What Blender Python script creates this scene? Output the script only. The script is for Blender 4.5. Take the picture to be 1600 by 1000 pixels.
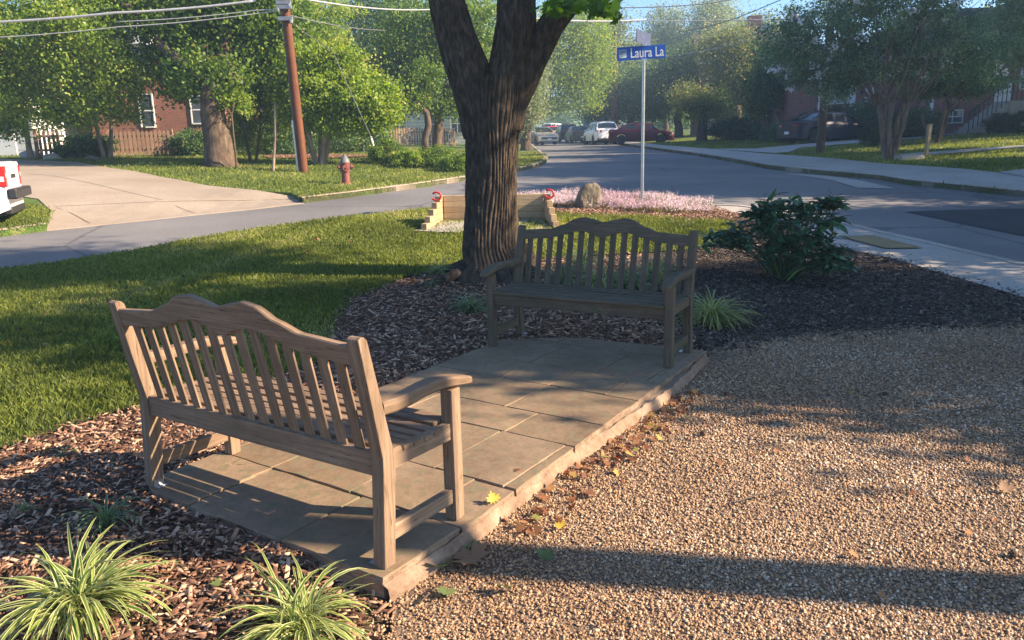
import bpy, bmesh, math, random
import numpy as np
from mathutils import Vector, Matrix
from mathutils.geometry import delaunay_2d_cdt
for o in list(bpy.data.objects): bpy.data.objects.remove(o)
sc = bpy.context.scene
COL = sc.collection
R = math.radians
rng = np.random.default_rng(7)
# ---------------- camera ----------------
FPX, PITCH, ROLL, CAMH = 1200.0, 0.2198, -0.0215, 1.637
cam = bpy.data.cameras.new('camera'); camo = bpy.data.objects.new('camera', cam); COL.objects.link(camo)
cam.sensor_width = 36; cam.lens = 27.0; cam.clip_end = 2000; cam.clip_start = 0.05
fw = Vector((0, math.cos(PITCH), -math.sin(PITCH))); up0 = Vector((0, math.sin(PITCH), math.cos(PITCH))); X0 = Vector((1, 0, 0))
cR, sR = math.cos(ROLL), math.sin(ROLL)
rt = X0*cR + up0*sR
up = -X0*sR + up0*cR
camo.matrix_world = Matrix(((rt.x, up.x, -fw.x, 0), (rt.y, up.y, -fw.y, 0), (rt.z, up.z, -fw.z, CAMH), (0, 0, 0, 1)))
sc.camera = camo
# ---------------- sun, sky, exposure ----------------
SUN_EL = R(29.5)
SUNH = Vector((0.985, -0.172, 0)).normalized()           # towards the sun, on the ground
sund = Vector((SUNH.x*math.cos(SUN_EL), SUNH.y*math.cos(SUN_EL), math.sin(SUN_EL)))
w = bpy.data.worlds.new('World'); sc.world = w; w.use_nodes = True
nt = w.node_tree; bg = nt.nodes['Background']
sky = nt.nodes.new('ShaderNodeTexSky'); sky.sky_type = 'NISHITA'; sky.sun_disc = False
sky.sun_elevation = SUN_EL; sky.sun_rotation = math.atan2(SUNH.x, SUNH.y)
sky.air_density = 1.0; sky.dust_density = 0.6; sky.ozone_density = 2.5
tint = nt.nodes.new('ShaderNodeMix'); tint.data_type = 'RGBA'; tint.blend_type = 'MULTIPLY'; tint.inputs[0].default_value = 1; tint.inputs[7].default_value = (.80, .98, 1.22, 1)
nt.links.new(sky.outputs[0], tint.inputs[6]); nt.links.new(tint.outputs[2], bg.inputs[0]); bg.inputs[1].default_value = 0.068
sl = bpy.data.lights.new('sun', 'SUN'); sl.energy = 5.0; sl.angle = R(0.53); sl.color = (1.0, 0.80, 0.58)
so = bpy.data.objects.new('sun', sl); COL.objects.link(so); so.rotation_euler = sund.to_track_quat('Z', 'Y').to_euler(); so.location = (20, -5, 15)
sc.view_settings.view_transform = 'Standard'; sc.view_settings.look = 'None'
sc.view_settings.exposure = 1.75; sc.view_settings.gamma = 1.0
try:
    sc.cycles.max_bounces = 6; sc.cycles.diffuse_bounces = 3; sc.cycles.transparent_max_bounces = 6
except Exception: pass

# ---------------- terrain ----------------
YS = [-50, 6, 7, 9, 11, 14, 20, 30, 64, 200]; ZS = [0, 0, .03, .13, .25, .47, .80, 1.1, 1.95, 4.8]
def sm(t): t = np.clip(t, 0, 1); return t*t*(3-2*t)
def terr(x, y):
    x = np.asarray(x, float); y = np.asarray(y, float)
    z = np.interp(y, YS, ZS)
    d = np.minimum((x+8.7)*-.805+(y-13)*.597, 1.2-x)
    z = z + .36*sm(d/7) + .02*np.clip(d-6, 0, 60)
    z = z + .045*np.clip(x-9.5, 0, 30)*sm((y-14)/8)
    # mulch banked up against the patio on its left and far sides
    dx = x+.5; dy = y-2.57; a = dx*.558+dy*.830; b = -dx*.830+dy*.558
    da = np.maximum(np.maximum(-a-.2, a-3.75), 0); db = np.maximum(b-1.55, 0)
    z = z + .058*sm((b-.14)/.25)*np.exp(-(da*da+db*db)/.7)
    return z
def T(x, y): return float(terr(x, y))
def ray(u, v):
    u -= 800; v -= 500
    u0 = cR*u+sR*v; v0 = -sR*u+cR*v
    r = np.array([u0, FPX*math.cos(PITCH)-v0*math.sin(PITCH), -FPX*math.sin(PITCH)-v0*math.cos(PITCH)])/FPX
    return r/r[1]
def P(u, v, zo=0.0):
    """the ground point seen at photo pixel (u, v)"""
    r = ray(u, v); y = 1.0; st = .5
    while y < 190:
        if CAMH+r[2]*y < T(r[0]*y, y)+zo:
            if st < .004: break
            y -= st; st /= 4
        y += st
    return (r[0]*y, y)
def at(u, v, y):
    r = ray(u, v); return Vector((r[0]*y, y, CAMH+r[2]*y))

# ---------------- tagging / building helpers ----------------
def tag(o, label=None, cat=None, group=None, kind=None):
    if label: o['label'] = label
    if cat: o['category'] = cat
    if group: o['group'] = group
    if kind: o['kind'] = kind
    return o
def thing(name, label, cat, loc=(0, 0, 0), rz=0, group=None):
    o = bpy.data.objects.new(name, None); COL.objects.link(o); o.location = loc; o.rotation_euler = (0, 0, rz)
    o.empty_display_size = .2
    return tag(o, label, cat, group)
def copy_tree(o, parent=None):
    c = o.copy(); COL.objects.link(c)
    if parent: c.parent = parent
    for ch in list(o.children): copy_tree(ch, c)
    return c
class MB:
    def __init__(s): s.v = []; s.f = []; s.uv = []; s.n = 0; s.m = []; s.rn = []; s.cm = 0; s.hasr = False
    def add(s, verts, faces, uvs=None, rnd=0.0):
        b = s.n
        s.v.extend([tuple(q) for q in verts]); s.n += len(verts)
        for i, f in enumerate(faces):
            s.f.append([b+k for k in f]); s.m.append(s.cm); s.rn.append(rnd)
            s.uv.append(uvs[i] if uvs else [(0, 0)]*len(f))
        return s
    def hexa(s, c, uvscale=True, rnd=None):
        """8 corners: 0-3 bottom ring, 4-7 top ring"""
        F = [(3, 2, 1, 0), (4, 5, 6, 7), (0, 1, 5, 4), (1, 2, 6, 5), (2, 3, 7, 6), (3, 0, 4, 7)]
        c = [Vector(q) for q in c]; U = []
        for f in F:
            a = (c[f[1]]-c[f[0]]).length; h = (c[f[3]]-c[f[0]]).length
            U.append([(0, 0), (a, 0), (a, h), (0, h)])
        return s.add(c, F, U, random.random() if rnd is None else rnd)
    def box(s, lo, hi):
        x0, y0, z0 = lo; x1, y1, z1 = hi
        return s.hexa([(x0, y0, z0), (x1, y0, z0), (x1, y1, z0), (x0, y1, z0), (x0, y0, z1), (x1, y0, z1), (x1, y1, z1), (x0, y1, z1)])
    def beam(s, p0, p1, w, h, side=None):
        """rectangular bar, UV u runs along its length"""
        p0 = Vector(p0); p1 = Vector(p1); d = (p1-p0); L = d.length; d.normalize()
        sd = Vector(side) if side else (Vector((0, 0, 1)).cross(d) if abs(d.z) < .95 else Vector((1, 0, 0)))
        sd = (sd - d*sd.dot(d)).normalized(); u = d.cross(sd).normalized()
        if u.z < 0: u = -u
        a = sd*w/2; b = u*h/2; c = [p0-a-b, p0+a-b, p0+a+b, p0-a+b, p1-a-b, p1+a-b, p1+a+b, p1-a+b]
        r0 = random.random()*9
        F = [(3, 2, 1, 0), (4, 5, 6, 7), (0, 1, 5, 4), (1, 2, 6, 5), (2, 3, 7, 6), (3, 0, 4, 7)]
        U = [[(r0, 0), (r0+.01, 0), (r0+.01, h), (r0, h)]]*2
        for k, (i, j) in enumerate(((w, 0), (h, w), (w, w+h), (h, 2*w+h))):
            U = U+[[(r0, j), (r0, j+i), (r0+L, j+i), (r0+L, j)]]
        return s.add(c, F, U, random.random())
    def tube(s, path, rad, n=8, cap=True, jit=0):
        path = [Vector(q) for q in path]; N = len(path)
        if not hasattr(rad, '__len__'): rad = [rad]*N
        V = []; prev = None; L = 0; Ls = []
        for i, q in enumerate(path):
            t = (path[min(i+1, N-1)]-path[max(i-1, 0)]).normalized()
            if prev is None: a = Vector((1, 0, 0)) if abs(t.x) < .9 else Vector((0, 1, 0))
            else: a = prev
            a = (a-t*a.dot(t)).normalized(); prev = a; b = t.cross(a)
            if i: L += (q-path[i-1]).length
            Ls.append(L)
            for k in range(n):
                an = 2*math.pi*k/n; r = rad[i]*(1+jit*(random.random()-.5))
                V.append(q+a*math.cos(an)*r+b*math.sin(an)*r)
        F = []; U = []
        for i in range(N-1):
            for k in range(n):
                k2 = (k+1) % n
                F.append((i*n+k, i*n+k2, (i+1)*n+k2, (i+1)*n+k))
                c = 2*math.pi*max(rad)/n
                U.append([(Ls[i], k*c), (Ls[i], (k+1)*c), (Ls[i+1], (k+1)*c), (Ls[i+1], k*c)])
        if cap:
            F.append(tuple(range(n))[::-1]); U.append([(0, 0)]*n); F.append(tuple((N-1)*n+k for k in range(n))); U.append([(0, 0)]*n)
        return s.add(V, F, U, random.random())
    def lathe(s, prof, n=16, c=(0, 0, 0), axis='z'):
        """prof: (radius, height)"""
        V = []
        for r, h in prof:
            for k in range(n):
                a = 2*math.pi*k/n; x, y = r*math.cos(a), r*math.sin(a)
                q = (x, y, h) if axis == 'z' else ((h, x, y) if axis == 'x' else (x, h, y))
                V.append((q[0]+c[0], q[1]+c[1], q[2]+c[2]))
        F = []
        for i in range(len(prof)-1):
            for k in range(n): F.append((i*n+k, i*n+(k+1) % n, (i+1)*n+(k+1) % n, (i+1)*n+k))
        F.append(tuple(range(n))[::-1]); F.append(tuple((len(prof)-1)*n+k for k in range(n)))
        return s.add(V, F)
    def prism(s, poly, fn, d0, d1):
        """poly of (a, b) extruded: fn(a, b, d) -> point"""
        n = len(poly); V = [fn(a, b, d0) for a, b in poly]+[fn(a, b, d1) for a, b in poly]
        F = [tuple(range(n)), tuple(range(2*n-1, n-1, -1))]; U = [[(a, b) for a, b in poly], [(a, b) for a, b in poly][::-1]]
        L = 0
        for k in range(n):
            k2 = (k+1) % n; F.append((k, n+k, n+k2, k2)); l = math.dist(poly[k], poly[k2])
            U.append([(L, 0), (L, abs(d1-d0)), (L+l, abs(d1-d0)), (L+l, 0)]); L += l
        return s.add(V, F, U, random.random())
    def build(s, name, mat, parent=None, smooth=False, bevel=0, loc=None):
        me = bpy.data.meshes.new(name)
        me.from_pydata([tuple(q) for q in s.v], [], s.f)
        uv = me.uv_layers.new(name='UVMap')
        flat = [c for f in s.uv for p in f for c in p]
        uv.data.foreach_set('uv', flat)
        a = me.attributes.new('rnd', 'FLOAT', 'FACE'); a.data.foreach_set('value', s.rn)
        mats = mat if isinstance(mat, (list, tuple)) else [mat]
        for m in mats: me.materials.append(m)
        if len(mats) > 1: me.polygons.foreach_set('material_index', s.m)
        bm = bmesh.new(); bm.from_mesh(me); bmesh.ops.recalc_face_normals(bm, faces=bm.faces); bm.to_mesh(me); bm.free()
        if smooth: me.polygons.foreach_set('use_smooth', [True]*len(me.polygons))
        o = bpy.data.objects.new(name, me); COL.objects.link(o)
        if parent: o.parent = parent
        if loc: o.location = loc
        if bevel:
            b = o.modifiers.new('bevel', 'BEVEL'); b.width = bevel; b.segments = 2; b.limit_method = 'ANGLE'; b.angle_limit = R(35)
        if smooth == 'auto':
            me.set_sharp_from_angle(angle=R(40))
        return o
def npmesh(name, V, F, mat, parent=None, smooth=False, rnd=None, uv=None):
    """fast mesh: V (n,3), F (m,k) all faces with the same k"""
    V = np.ascontiguousarray(V, np.float32); F = np.ascontiguousarray(F, np.int32); k = F.shape[1]
    me = bpy.data.meshes.new(name)
    me.vertices.add(len(V)); me.vertices.foreach_set('co', V.ravel())
    me.loops.add(F.size); me.loops.foreach_set('vertex_index', F.ravel())
    me.polygons.add(len(F)); me.polygons.foreach_set('loop_start', np.arange(0, F.size, k, dtype=np.int32))
    me.update(calc_edges=True)
    if rnd is not None:
        a = me.attributes.new('rnd', 'FLOAT', 'FACE'); a.data.foreach_set('value', np.ascontiguousarray(rnd, np.float32))
    if uv is not None:
        l = me.uv_layers.new(name='UVMap'); l.data.foreach_set('uv', np.ascontiguousarray(uv, np.float32).ravel())
    if smooth: me.polygons.foreach_set('use_smooth', np.ones(len(F), bool))
    for m in (mat if isinstance(mat, (list, tuple)) else [mat]): me.materials.append(m)
    o = bpy.data.objects.new(name, me); COL.objects.link(o)
    if parent: o.parent = parent
    return o

# ---------------- materials ----------------
def newmat(name):
    m = bpy.data.materials.new(name); m.use_nodes = True; nt = m.node_tree
    return m, nt, nt.nodes['Principled BSDF']
def srgb(c): return tuple(((x/255)/12.92 if x/255 <= .04045 else ((x/255+.055)/1.055)**2.4) for x in c)
def node(nt, t, **k):
    n = nt.nodes.new(t)
    for a, b in k.items():
        if a in n.inputs.keys() if isinstance(a, str) else False: n.inputs[a].default_value = b
        else: setattr(n, a, b)
    return n
def ramp(nt, fac, stops):
    r = nt.nodes.new('ShaderNodeValToRGB'); e = r.color_ramp.elements
    while len(e) > len(stops): e.remove(e[-1])
    while len(e) < len(stops): e.new(.5)
    for i, (p, c) in enumerate(stops): e[i].position = p; e[i].color = (*c[:3], 1)
    nt.links.new(fac, r.inputs[0]); return r.outputs[0]
def mixc(nt, fac, a, b, mode='MIX'):
    m = nt.nodes.new('ShaderNodeMix'); m.data_type = 'RGBA'; m.blend_type = mode
    for s, v in ((0, fac), (6, a), (7, b)):
        if isinstance(v, bpy.types.NodeSocket): nt.links.new(v, m.inputs[s])
        elif s == 0: m.inputs[0].default_value = v
        else: m.inputs[s].default_value = (*v[:3], 1)
    return m.outputs[2]
def coords(nt, kind='Object', scale=(1, 1, 1)):
    tc = nt.nodes.new('ShaderNodeTexCoord'); mp = nt.nodes.new('ShaderNodeMapping'); mp.inputs['Scale'].default_value = scale
    nt.links.new(tc.outputs[kind], mp.inputs[0]); return mp.outputs[0]
def noise(nt, vec, scale, detail=4, rough=.55):
    n = nt.nodes.new('ShaderNodeTexNoise'); n.inputs['Scale'].default_value = scale; n.inputs['Detail'].default_value = detail; n.inputs['Roughness'].default_value = rough
    nt.links.new(vec, n.inputs['Vector']); return n.outputs[0]
def bump(nt, bs, h, strength=.3, dist=.01):
    b = nt.nodes.new('ShaderNodeBump'); b.inputs['Strength'].default_value = strength; b.inputs['Distance'].default_value = dist
    nt.links.new(h, b.inputs['Height']); nt.links.new(b.outputs[0], bs.inputs['Normal'])
def simple(name, col, rough=.6, metal=0, var=.15, scale=8, spec=.5, coat=0, bmp=0):
    m, nt, bs = newmat(name)
    v = coords(nt); n = noise(nt, v, scale)
    a = tuple(max(0, c*(1-var)) for c in col); b = tuple(c*(1+var) for c in col)
    nt.links.new(ramp(nt, n, [(.3, a), (.7, b)]), bs.inputs['Base Color'])
    bs.inputs['Roughness'].default_value = rough; bs.inputs['Metallic'].default_value = metal
    bs.inputs['Specular IOR Level'].default_value = spec; bs.inputs['Coat Weight'].default_value = coat
    if bmp: bump(nt, bs, noise(nt, v, scale*4), bmp)
    return m
def leafmat(name, stops, trans=.35, rough=.5, tcol=None, uvstripe=None, hue_noise=.0):
    m, nt, bs = newmat(name)
    at_ = nt.nodes.new('ShaderNodeAttribute'); at_.attribute_name = 'rnd'
    c = ramp(nt, at_.outputs['Fac'], stops)
    if uvstripe:
        tc = nt.nodes.new('ShaderNodeTexCoord'); sp = nt.nodes.new('ShaderNodeSeparateXYZ'); nt.links.new(tc.outputs['UV'], sp.inputs[0])
        r = nt.nodes.new('ShaderNodeValToRGB'); e = r.color_ramp.elements
        e[0].position = .0; e[0].color = (1, 1, 1, 1); e[1].position = .24; e[1].color = (0, 0, 0, 1)
        q = e.new(.76); q.color = (0, 0, 0, 1); q = e.new(1.0); q.color = (1, 1, 1, 1)
        e[0].position = .2
        nt.links.new(sp.outputs[1], r.inputs[0])
        c = mixc(nt, r.outputs[0], c, uvstripe)
    nt.links.new(c, bs.inputs['Base Color']); bs.inputs['Roughness'].default_value = rough
    bs.inputs['Specular IOR Level'].default_value = .35
    tr = nt.nodes.new('ShaderNodeBsdfTranslucent'); hs = nt.nodes.new('ShaderNodeHueSaturation')
    hs.inputs['Saturation'].default_value = 1.15; hs.inputs['Value'].default_value = 1.5; hs.inputs['Hue'].default_value = .485
    nt.links.new(c, hs.inputs['Color']); nt.links.new(hs.outputs[0], tr.inputs[0])
    mx = nt.nodes.new('ShaderNodeMixShader'); mx.inputs[0].default_value = trans
    out = nt.nodes['Material Output']
    nt.links.new(bs.outputs[0], mx.inputs[1]); nt.links.new(tr.outputs[0], mx.inputs[2]); nt.links.new(mx.outputs[0], out.inputs[0])
    return m
def woodmat(name, dark, mid, light, moss=None, uscale=2.2, mossamt=.55):
    m, nt, bs = newmat(name)
    v = coords(nt, 'UV', (uscale, 60, 1)); n = noise(nt, v, 1.0, 6, .6)
    v2 = coords(nt, 'Object', (1, 1, 1)); n2 = noise(nt, v2, 5.0, 5, .6)
    c = ramp(nt, n, [(.25, dark), (.5, mid), (.75, light)])
    c = mixc(nt, ramp(nt, n2, [(.35, (0, 0, 0)), (.7, (.6, .6, .6))]), c, tuple(q*.62 for q in mid))
    at_ = nt.nodes.new('ShaderNodeAttribute'); at_.attribute_name = 'rnd'
    c = mixc(nt, .6, c, ramp(nt, at_.outputs['Fac'], [(0, (.55, .53, .50)), (1, (1.0, 1.0, 1.0))]), 'MULTIPLY')
    if moss:
        n3 = noise(nt, v2, 11.0, 6, .7)
        c = mixc(nt, ramp(nt, n3, [(mossamt, (0, 0, 0)), (mossamt+.12, (.8, .8, .8))]), c, moss)
    v5 = coords(nt, 'UV', (9, 170, 1)); n5 = noise(nt, v5, 1.0, 2, .5)
    c = mixc(nt, ramp(nt, n5, [(.3, (1, 1, 1)), (.38, (0, 0, 0))]), c, tuple(q*.35 for q in dark))
    nt.links.new(c, bs.inputs['Base Color']); bs.inputs['Roughness'].default_value = .75; bs.inputs['Specular IOR Level'].default_value = .3
    bump(nt, bs, n, .35, .004)
    return m
M = {}
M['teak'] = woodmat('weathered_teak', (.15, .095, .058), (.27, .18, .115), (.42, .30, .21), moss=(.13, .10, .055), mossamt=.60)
M['teak_shaded'] = woodmat('mossy_shaded_teak', (.08, .058, .038), (.14, .105, .07), (.215, .168, .118), moss=(.075, .08, .04), mossamt=.50)  # mossy teak, tones also darkened to deepen the far bench's shade
M['timber'] = woodmat('pale_timber', (.40, .27, .15), (.52, .37, .22), (.62, .46, .30), mossamt=2)
M['fencewood'] = woodmat('fence_wood', (.20, .13, .09), (.30, .20, .14), (.42, .30, .21), mossamt=2)
M['polewood'] = woodmat('pole_wood', (.07, .026, .012), (.16, .055, .024), (.26, .10, .048), uscale=.6)
M['metal'] = simple('galvanized', (.45, .46, .47), .35, 1, .15, 20)
M['greymetal'] = simple('grey_metal', (.30, .31, .32), .5, .6, .2, 20)
M['dark'] = simple('black_plastic', (.02, .02, .022), .5)
M['rubber'] = simple('rubber', (.022, .022, .024), .85)
M['concrete'] = None
M['hydrant_red'] = simple('faded_red_paint', (.20, .055, .045), .6, 0, .35, 30, bmp=.2)
M['hydrant_grey'] = simple('grey_paint', (.13, .14, .14), .6, 0, .25, 30)
M['redpaint'] = simple('red_paint', (.45, .02, .02), .45, 0, .2, 30)
M['white'] = simple('white_paint', (.72, .72, .70), .5, 0, .06, 6)
M['wire'] = simple('wire_sheath', (.14, .14, .15), .5)
M['soil'] = simple('mulch_soil', (.060, .036, .022), .95, 0, .5, 9, bmp=.8)

def stone_like(name, cols, sc1, sc2, rough=.85, bmp=.3, bd=.01, crack=None, rndmix=None, kind='Object', speck=None):
    m, nt, bs = newmat(name); v = coords(nt, kind)
    a = noise(nt, v, sc1, 6, .65); b = noise(nt, v, sc2, 3, .6)
    c = ramp(nt, a, [(.3, cols[0]), (.5, cols[1]), (.7, cols[2])])
    c = mixc(nt, .5, c, ramp(nt, b, [(.3, (.55, .55, .55)), (.7, (1.0, 1.0, 1.0))]), 'MULTIPLY')
    if rndmix:
        at_ = nt.nodes.new('ShaderNodeAttribute'); at_.attribute_name = 'rnd'
        c = mixc(nt, .85, c, ramp(nt, at_.outputs['Fac'], rndmix), 'MULTIPLY')
    if crack:
        vo = nt.nodes.new('ShaderNodeTexVoronoi'); vo.feature = 'DISTANCE_TO_EDGE'; vo.inputs['Scale'].default_value = crack[0]
        nn = nt.nodes.new('ShaderNodeTexNoise'); nn.inputs['Scale'].default_value = 2.5; nt.links.new(v, nn.inputs[0])
        mv = mixc(nt, .12, v, nn.outputs[1], 'ADD'); nt.links.new(mv, vo.inputs['Vector'])
        k = ramp(nt, vo.outputs['Distance'], [(0, (1, 1, 1)), (crack[1], (0, 0, 0))])
        c = mixc(nt, k, c, crack[2])
    if speck:
        s = noise(nt, v, speck[0], 1, .5); c = mixc(nt, ramp(nt, s, [(.55, (0, 0, 0)), (.68, (1, 1, 1))]), c, speck[1])
    nt.links.new(c, bs.inputs['Base Color']); bs.inputs['Roughness'].default_value = rough; bs.inputs['Specular IOR Level'].default_value = .25
    bump(nt, bs, b, bmp, bd)
    return m
M['asphalt'] = stone_like('asphalt', [(.11, .107, .106), (.165, .158, .155), (.225, .215, .208)], .25, 60, .8, .25, .01, crack=(.22, .011, (.07, .068, .066)), speck=(90, (.24, .23, .225)))
M['newasphalt'] = stone_like('fresh_asphalt', [(.035, .036, .04), (.045, .046, .05), (.06, .06, .065)], .6, 60, .8, .2, .01)
M['concrete'] = stone_like('concrete', [(.33, .30, .26), (.42, .385, .34), (.50, .46, .41)], .7, 40, .85, .15, .006, speck=(30, (.30, .27, .23)))
M['warmcrete'] = stone_like('aged_concrete', [(.27, .22, .17), (.34, .28, .22), (.40, .335, .265)], .5, 40, .85, .15, .006, speck=(25, (.27, .21, .15)))
M['flag'] = stone_like('flagstone', [(.17, .118, .075), (.25, .178, .115), (.32, .235, .155)], 2.3, 28, .8, .5, .006, rndmix=[(0, (.78, .76, .72)), (.5, (.95, .93, .88)), (1, (1, 1, 1))], speck=(14, (.17, .14, .085)))
M['flagside'] = stone_like('sandstone_edge', [(.16, .10, .065), (.27, .18, .12), (.38, .27, .19)], 5, 30, .9, .7, .02)
M['mortar'] = stone_like('mortar', [(.20, .15, .10), (.28, .21, .15), (.33, .25, .19)], 4, 60, .95, .3, .004)
M['boulder'] = stone_like('boulder', [(.10, .085, .062), (.19, .16, .12), (.30, .255, .195)], 4, 20, .9, .8, .03)
M['tactile'] = stone_like('tactile', [(.26, .19, .09), (.31, .23, .11), (.36, .27, .13)], 3, 20, .8, .1)
M['gravelbed'] = stone_like('gravel_bed', [(.13, .085, .055), (.20, .135, .09), (.27, .19, .13)], 2, 50, .95, .9, .03, speck=(38, (.42, .31, .22)))
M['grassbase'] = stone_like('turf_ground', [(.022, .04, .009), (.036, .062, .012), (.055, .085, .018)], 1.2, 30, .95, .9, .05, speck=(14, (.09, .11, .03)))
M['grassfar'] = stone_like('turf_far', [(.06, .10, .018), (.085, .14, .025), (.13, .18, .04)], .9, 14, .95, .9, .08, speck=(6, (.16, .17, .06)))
M['dirt'] = stone_like('bare_ground', [(.06, .05, .03), (.09, .07, .045), (.12, .09, .06)], 1, 12, .95)

def brickmat(name, c1, c2, mort):
    m, nt, bs = newmat(name); v = coords(nt, 'UV')
    b = nt.nodes.new('ShaderNodeTexBrick'); nt.links.new(v, b.inputs[0])
    b.inputs['Color1'].default_value = (*c1, 1); b.inputs['Color2'].default_value = (*c2, 1); b.inputs['Mortar'].default_value = (*mort, 1)
    b.inputs['Scale'].default_value = 1; b.inputs['Brick Width'].default_value = .215; b.inputs['Row Height'].default_value = .075; b.inputs['Mortar Size'].default_value = .008
    n = noise(nt, coords(nt), 1.3)
    c = mixc(nt, .6, b.outputs[0], ramp(nt, n, [(.3, (.65, .65, .65)), (.7, (1, 1, 1))]), 'MULTIPLY')
    nt.links.new(c, bs.inputs['Base Color']); bs.inputs['Roughness'].default_value = .9
    return m
M['brick'] = brickmat('red_brick', (.30, .095, .05), (.22, .07, .04), (.26, .20, .16))
M['brick2'] = brickmat('russet_brick', (.33, .11, .085), (.25, .085, .07), (.28, .22, .2))
def stripemat(name, c, c2, per, axis=1):
    m, nt, bs = newmat(name); tc = nt.nodes.new('ShaderNodeTexCoord'); sp = nt.nodes.new('ShaderNodeSeparateXYZ'); nt.links.new(tc.outputs['UV'], sp.inputs[0])
    mt = nt.nodes.new('ShaderNodeMath'); mt.operation = 'PINGPONG'; mt.inputs[1].default_value = per/2; nt.links.new(sp.outputs[axis], mt.inputs[0])
    nt.links.new(ramp(nt, mt.outputs[0], [(0, c2), (per*.08, c2), (per*.09, c), (1, c)]), bs.inputs['Base Color']); bs.inputs['Roughness'].default_value = .7
    return m
M['siding'] = stripemat('white_siding', (.62, .62, .60), (.38, .38, .38), .24)
M['roofing'] = stone_like('roof_shingle', [(.06, .055, .05), (.09, .085, .08), (.12, .11, .10)], 3, 20, .95, .4, .02)
def glassm(name, col=(.03, .04, .05), rough=.06):
    m, nt, bs = newmat(name); v = coords(nt); n = noise(nt, v, .8)
    nt.links.new(ramp(nt, n, [(.3, col), (.7, tuple(q*1.8 for q in col))]), bs.inputs['Base Color'])
    bs.inputs['Roughness'].default_value = rough; bs.inputs['Specular IOR Level'].default_value = .8; return m
M['glass'] = glassm('window_glass', (.05, .06, .07)); M['carglass'] = glassm('car_glass', (.015, .02, .025), .04)
M['curtain'] = simple('curtained_window', (.32, .32, .33), .3, 0, .3, 3)
def paint(name, col, metal=.3, rough=.3):
    m, nt, bs = newmat(name); v = coords(nt); n = noise(nt, v, 2.5, 4)
    nt.links.new(ramp(nt, n, [(.3, tuple(c*.86 for c in col)), (.7, col)]), bs.inputs['Base Color'])
    nt.links.new(ramp(nt, noise(nt, v, 6), [(.3, (rough, )*3), (.7, (rough+.14, )*3)]), bs.inputs['Roughness'])
    bs.inputs['Metallic'].default_value = metal; bs.inputs['Coat Weight'].default_value = .5; return m
# leaves: base colours
M['leaf_mid'] = leafmat('leaf_mid', [(0, (.05, .10, .016)), (.45, (.10, .18, .028)), (.8, (.19, .28, .05)), (1, (.34, .36, .10))], .45)
M['leaf_yel'] = leafmat('leaf_yellow_green', [(0, (.10, .17, .022)), (.45, (.19, .29, .04)), (.85, (.32, .40, .08)), (1, (.46, .36, .12))], .5)
M['leaf_dark'] = leafmat('leaf_dark', [(0, (.035, .075, .028)), (.5, (.07, .135, .042)), (.8, (.14, .22, .065)), (1, (.30, .34, .11))], .45)
M['leaf_olive'] = leafmat('leaf_olive', [(0, (.07, .105, .03)), (.5, (.14, .18, .05)), (.85, (.25, .28, .09)), (1, (.42, .30, .12))], .45)
M['leaf_pale'] = leafmat('leaf_pale', [(0, (.12, .17, .08)), (.5, (.22, .27, .13)), (.9, (.36, .39, .21)), (1, (.5, .47, .3))], .45)
M['leaf_crape'] = leafmat('leaf_blue_green', [(0, (.05, .11, .065)), (.45, (.11, .20, .11)), (.75, (.24, .33, .17)), (1, (.50, .50, .28))], .5)
M['leaf_maple'] = leafmat('leaf_maple', [(0, (.04, .11, .015)), (.5, (.07, .17, .02)), (1, (.15, .28, .04))], .5)
M['bloom_white'] = leafmat('white_blossom', [(0, (.6, .57, .56)), (1, (.85, .8, .78))], .4)
M['bush'] = leafmat('bush_leaf', [(0, (.022, .065, .034)), (.5, (.045, .12, .052)), (.85, (.09, .19, .07)), (1, (.2, .32, .05))], .2, .35)
M['hedge'] = leafmat('hedge_leaf', [(0, (.012, .032, .014)), (.6, (.025, .055, .02)), (1, (.05, .09, .03))], .15)
M['liriope'] = leafmat('variegated_blade', [(0, (.07, .14, .018)), (.5, (.13, .21, .028)), (1, (.22, .30, .05))], .4, .4, uvstripe=(.62, .60, .32))
M['liriope2'] = leafmat('green_blade', [(0, (.035, .09, .025)), (.5, (.06, .13, .035)), (1, (.11, .19, .06))], .35, .4, uvstripe=(.30, .36, .20))
M['blade'] = leafmat('grass_blade', [(0, (.085, .11, .02)), (.45, (.155, .195, .035)), (.8, (.26, .29, .06)), (1, (.46, .40, .19))], .4, .6)
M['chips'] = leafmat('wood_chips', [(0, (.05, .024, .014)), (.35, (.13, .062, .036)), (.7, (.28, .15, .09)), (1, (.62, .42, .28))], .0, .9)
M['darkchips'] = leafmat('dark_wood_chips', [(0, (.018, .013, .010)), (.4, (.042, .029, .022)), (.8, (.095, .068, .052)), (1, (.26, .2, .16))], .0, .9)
M['pebble'] = leafmat('pebbles', [(0, (.12, .065, .036)), (.25, (.26, .155, .082)), (.5, (.37, .245, .142)), (.68, (.36, .19, .08)), (.82, (.47, .34, .215)), (1, (.66, .54, .40))], .0, .6)
M['litter'] = leafmat('dry_leaves', [(0, (.11, .045, .025)), (.4, (.24, .10, .045)), (.75, (.36, .19, .08)), (.9, (.40, .27, .08)), (1, (.26, .27, .07))], .25, .7)
M['leaf_green'] = leafmat('fallen_green_leaf', [(0, (.09, .13, .045)), (1, (.16, .20, .07))], .25, .6)
M['leaf_brown'] = leafmat('fallen_brown_leaf', [(0, (.20, .12, .07)), (1, (.33, .21, .12))], .25, .7)
M['leaf_yellow'] = leafmat('fallen_yellow_leaf', [(0, (.45, .33, .04)), (1, (.6, .42, .06))], .3, .6)
M['pink'] = leafmat('pink_petals', [(0, (.46, .26, .36)), (.5, (.66, .48, .55)), (1, (.82, .74, .74))], .3)
M['shadeleaf'] = M['leaf_mid']
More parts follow.
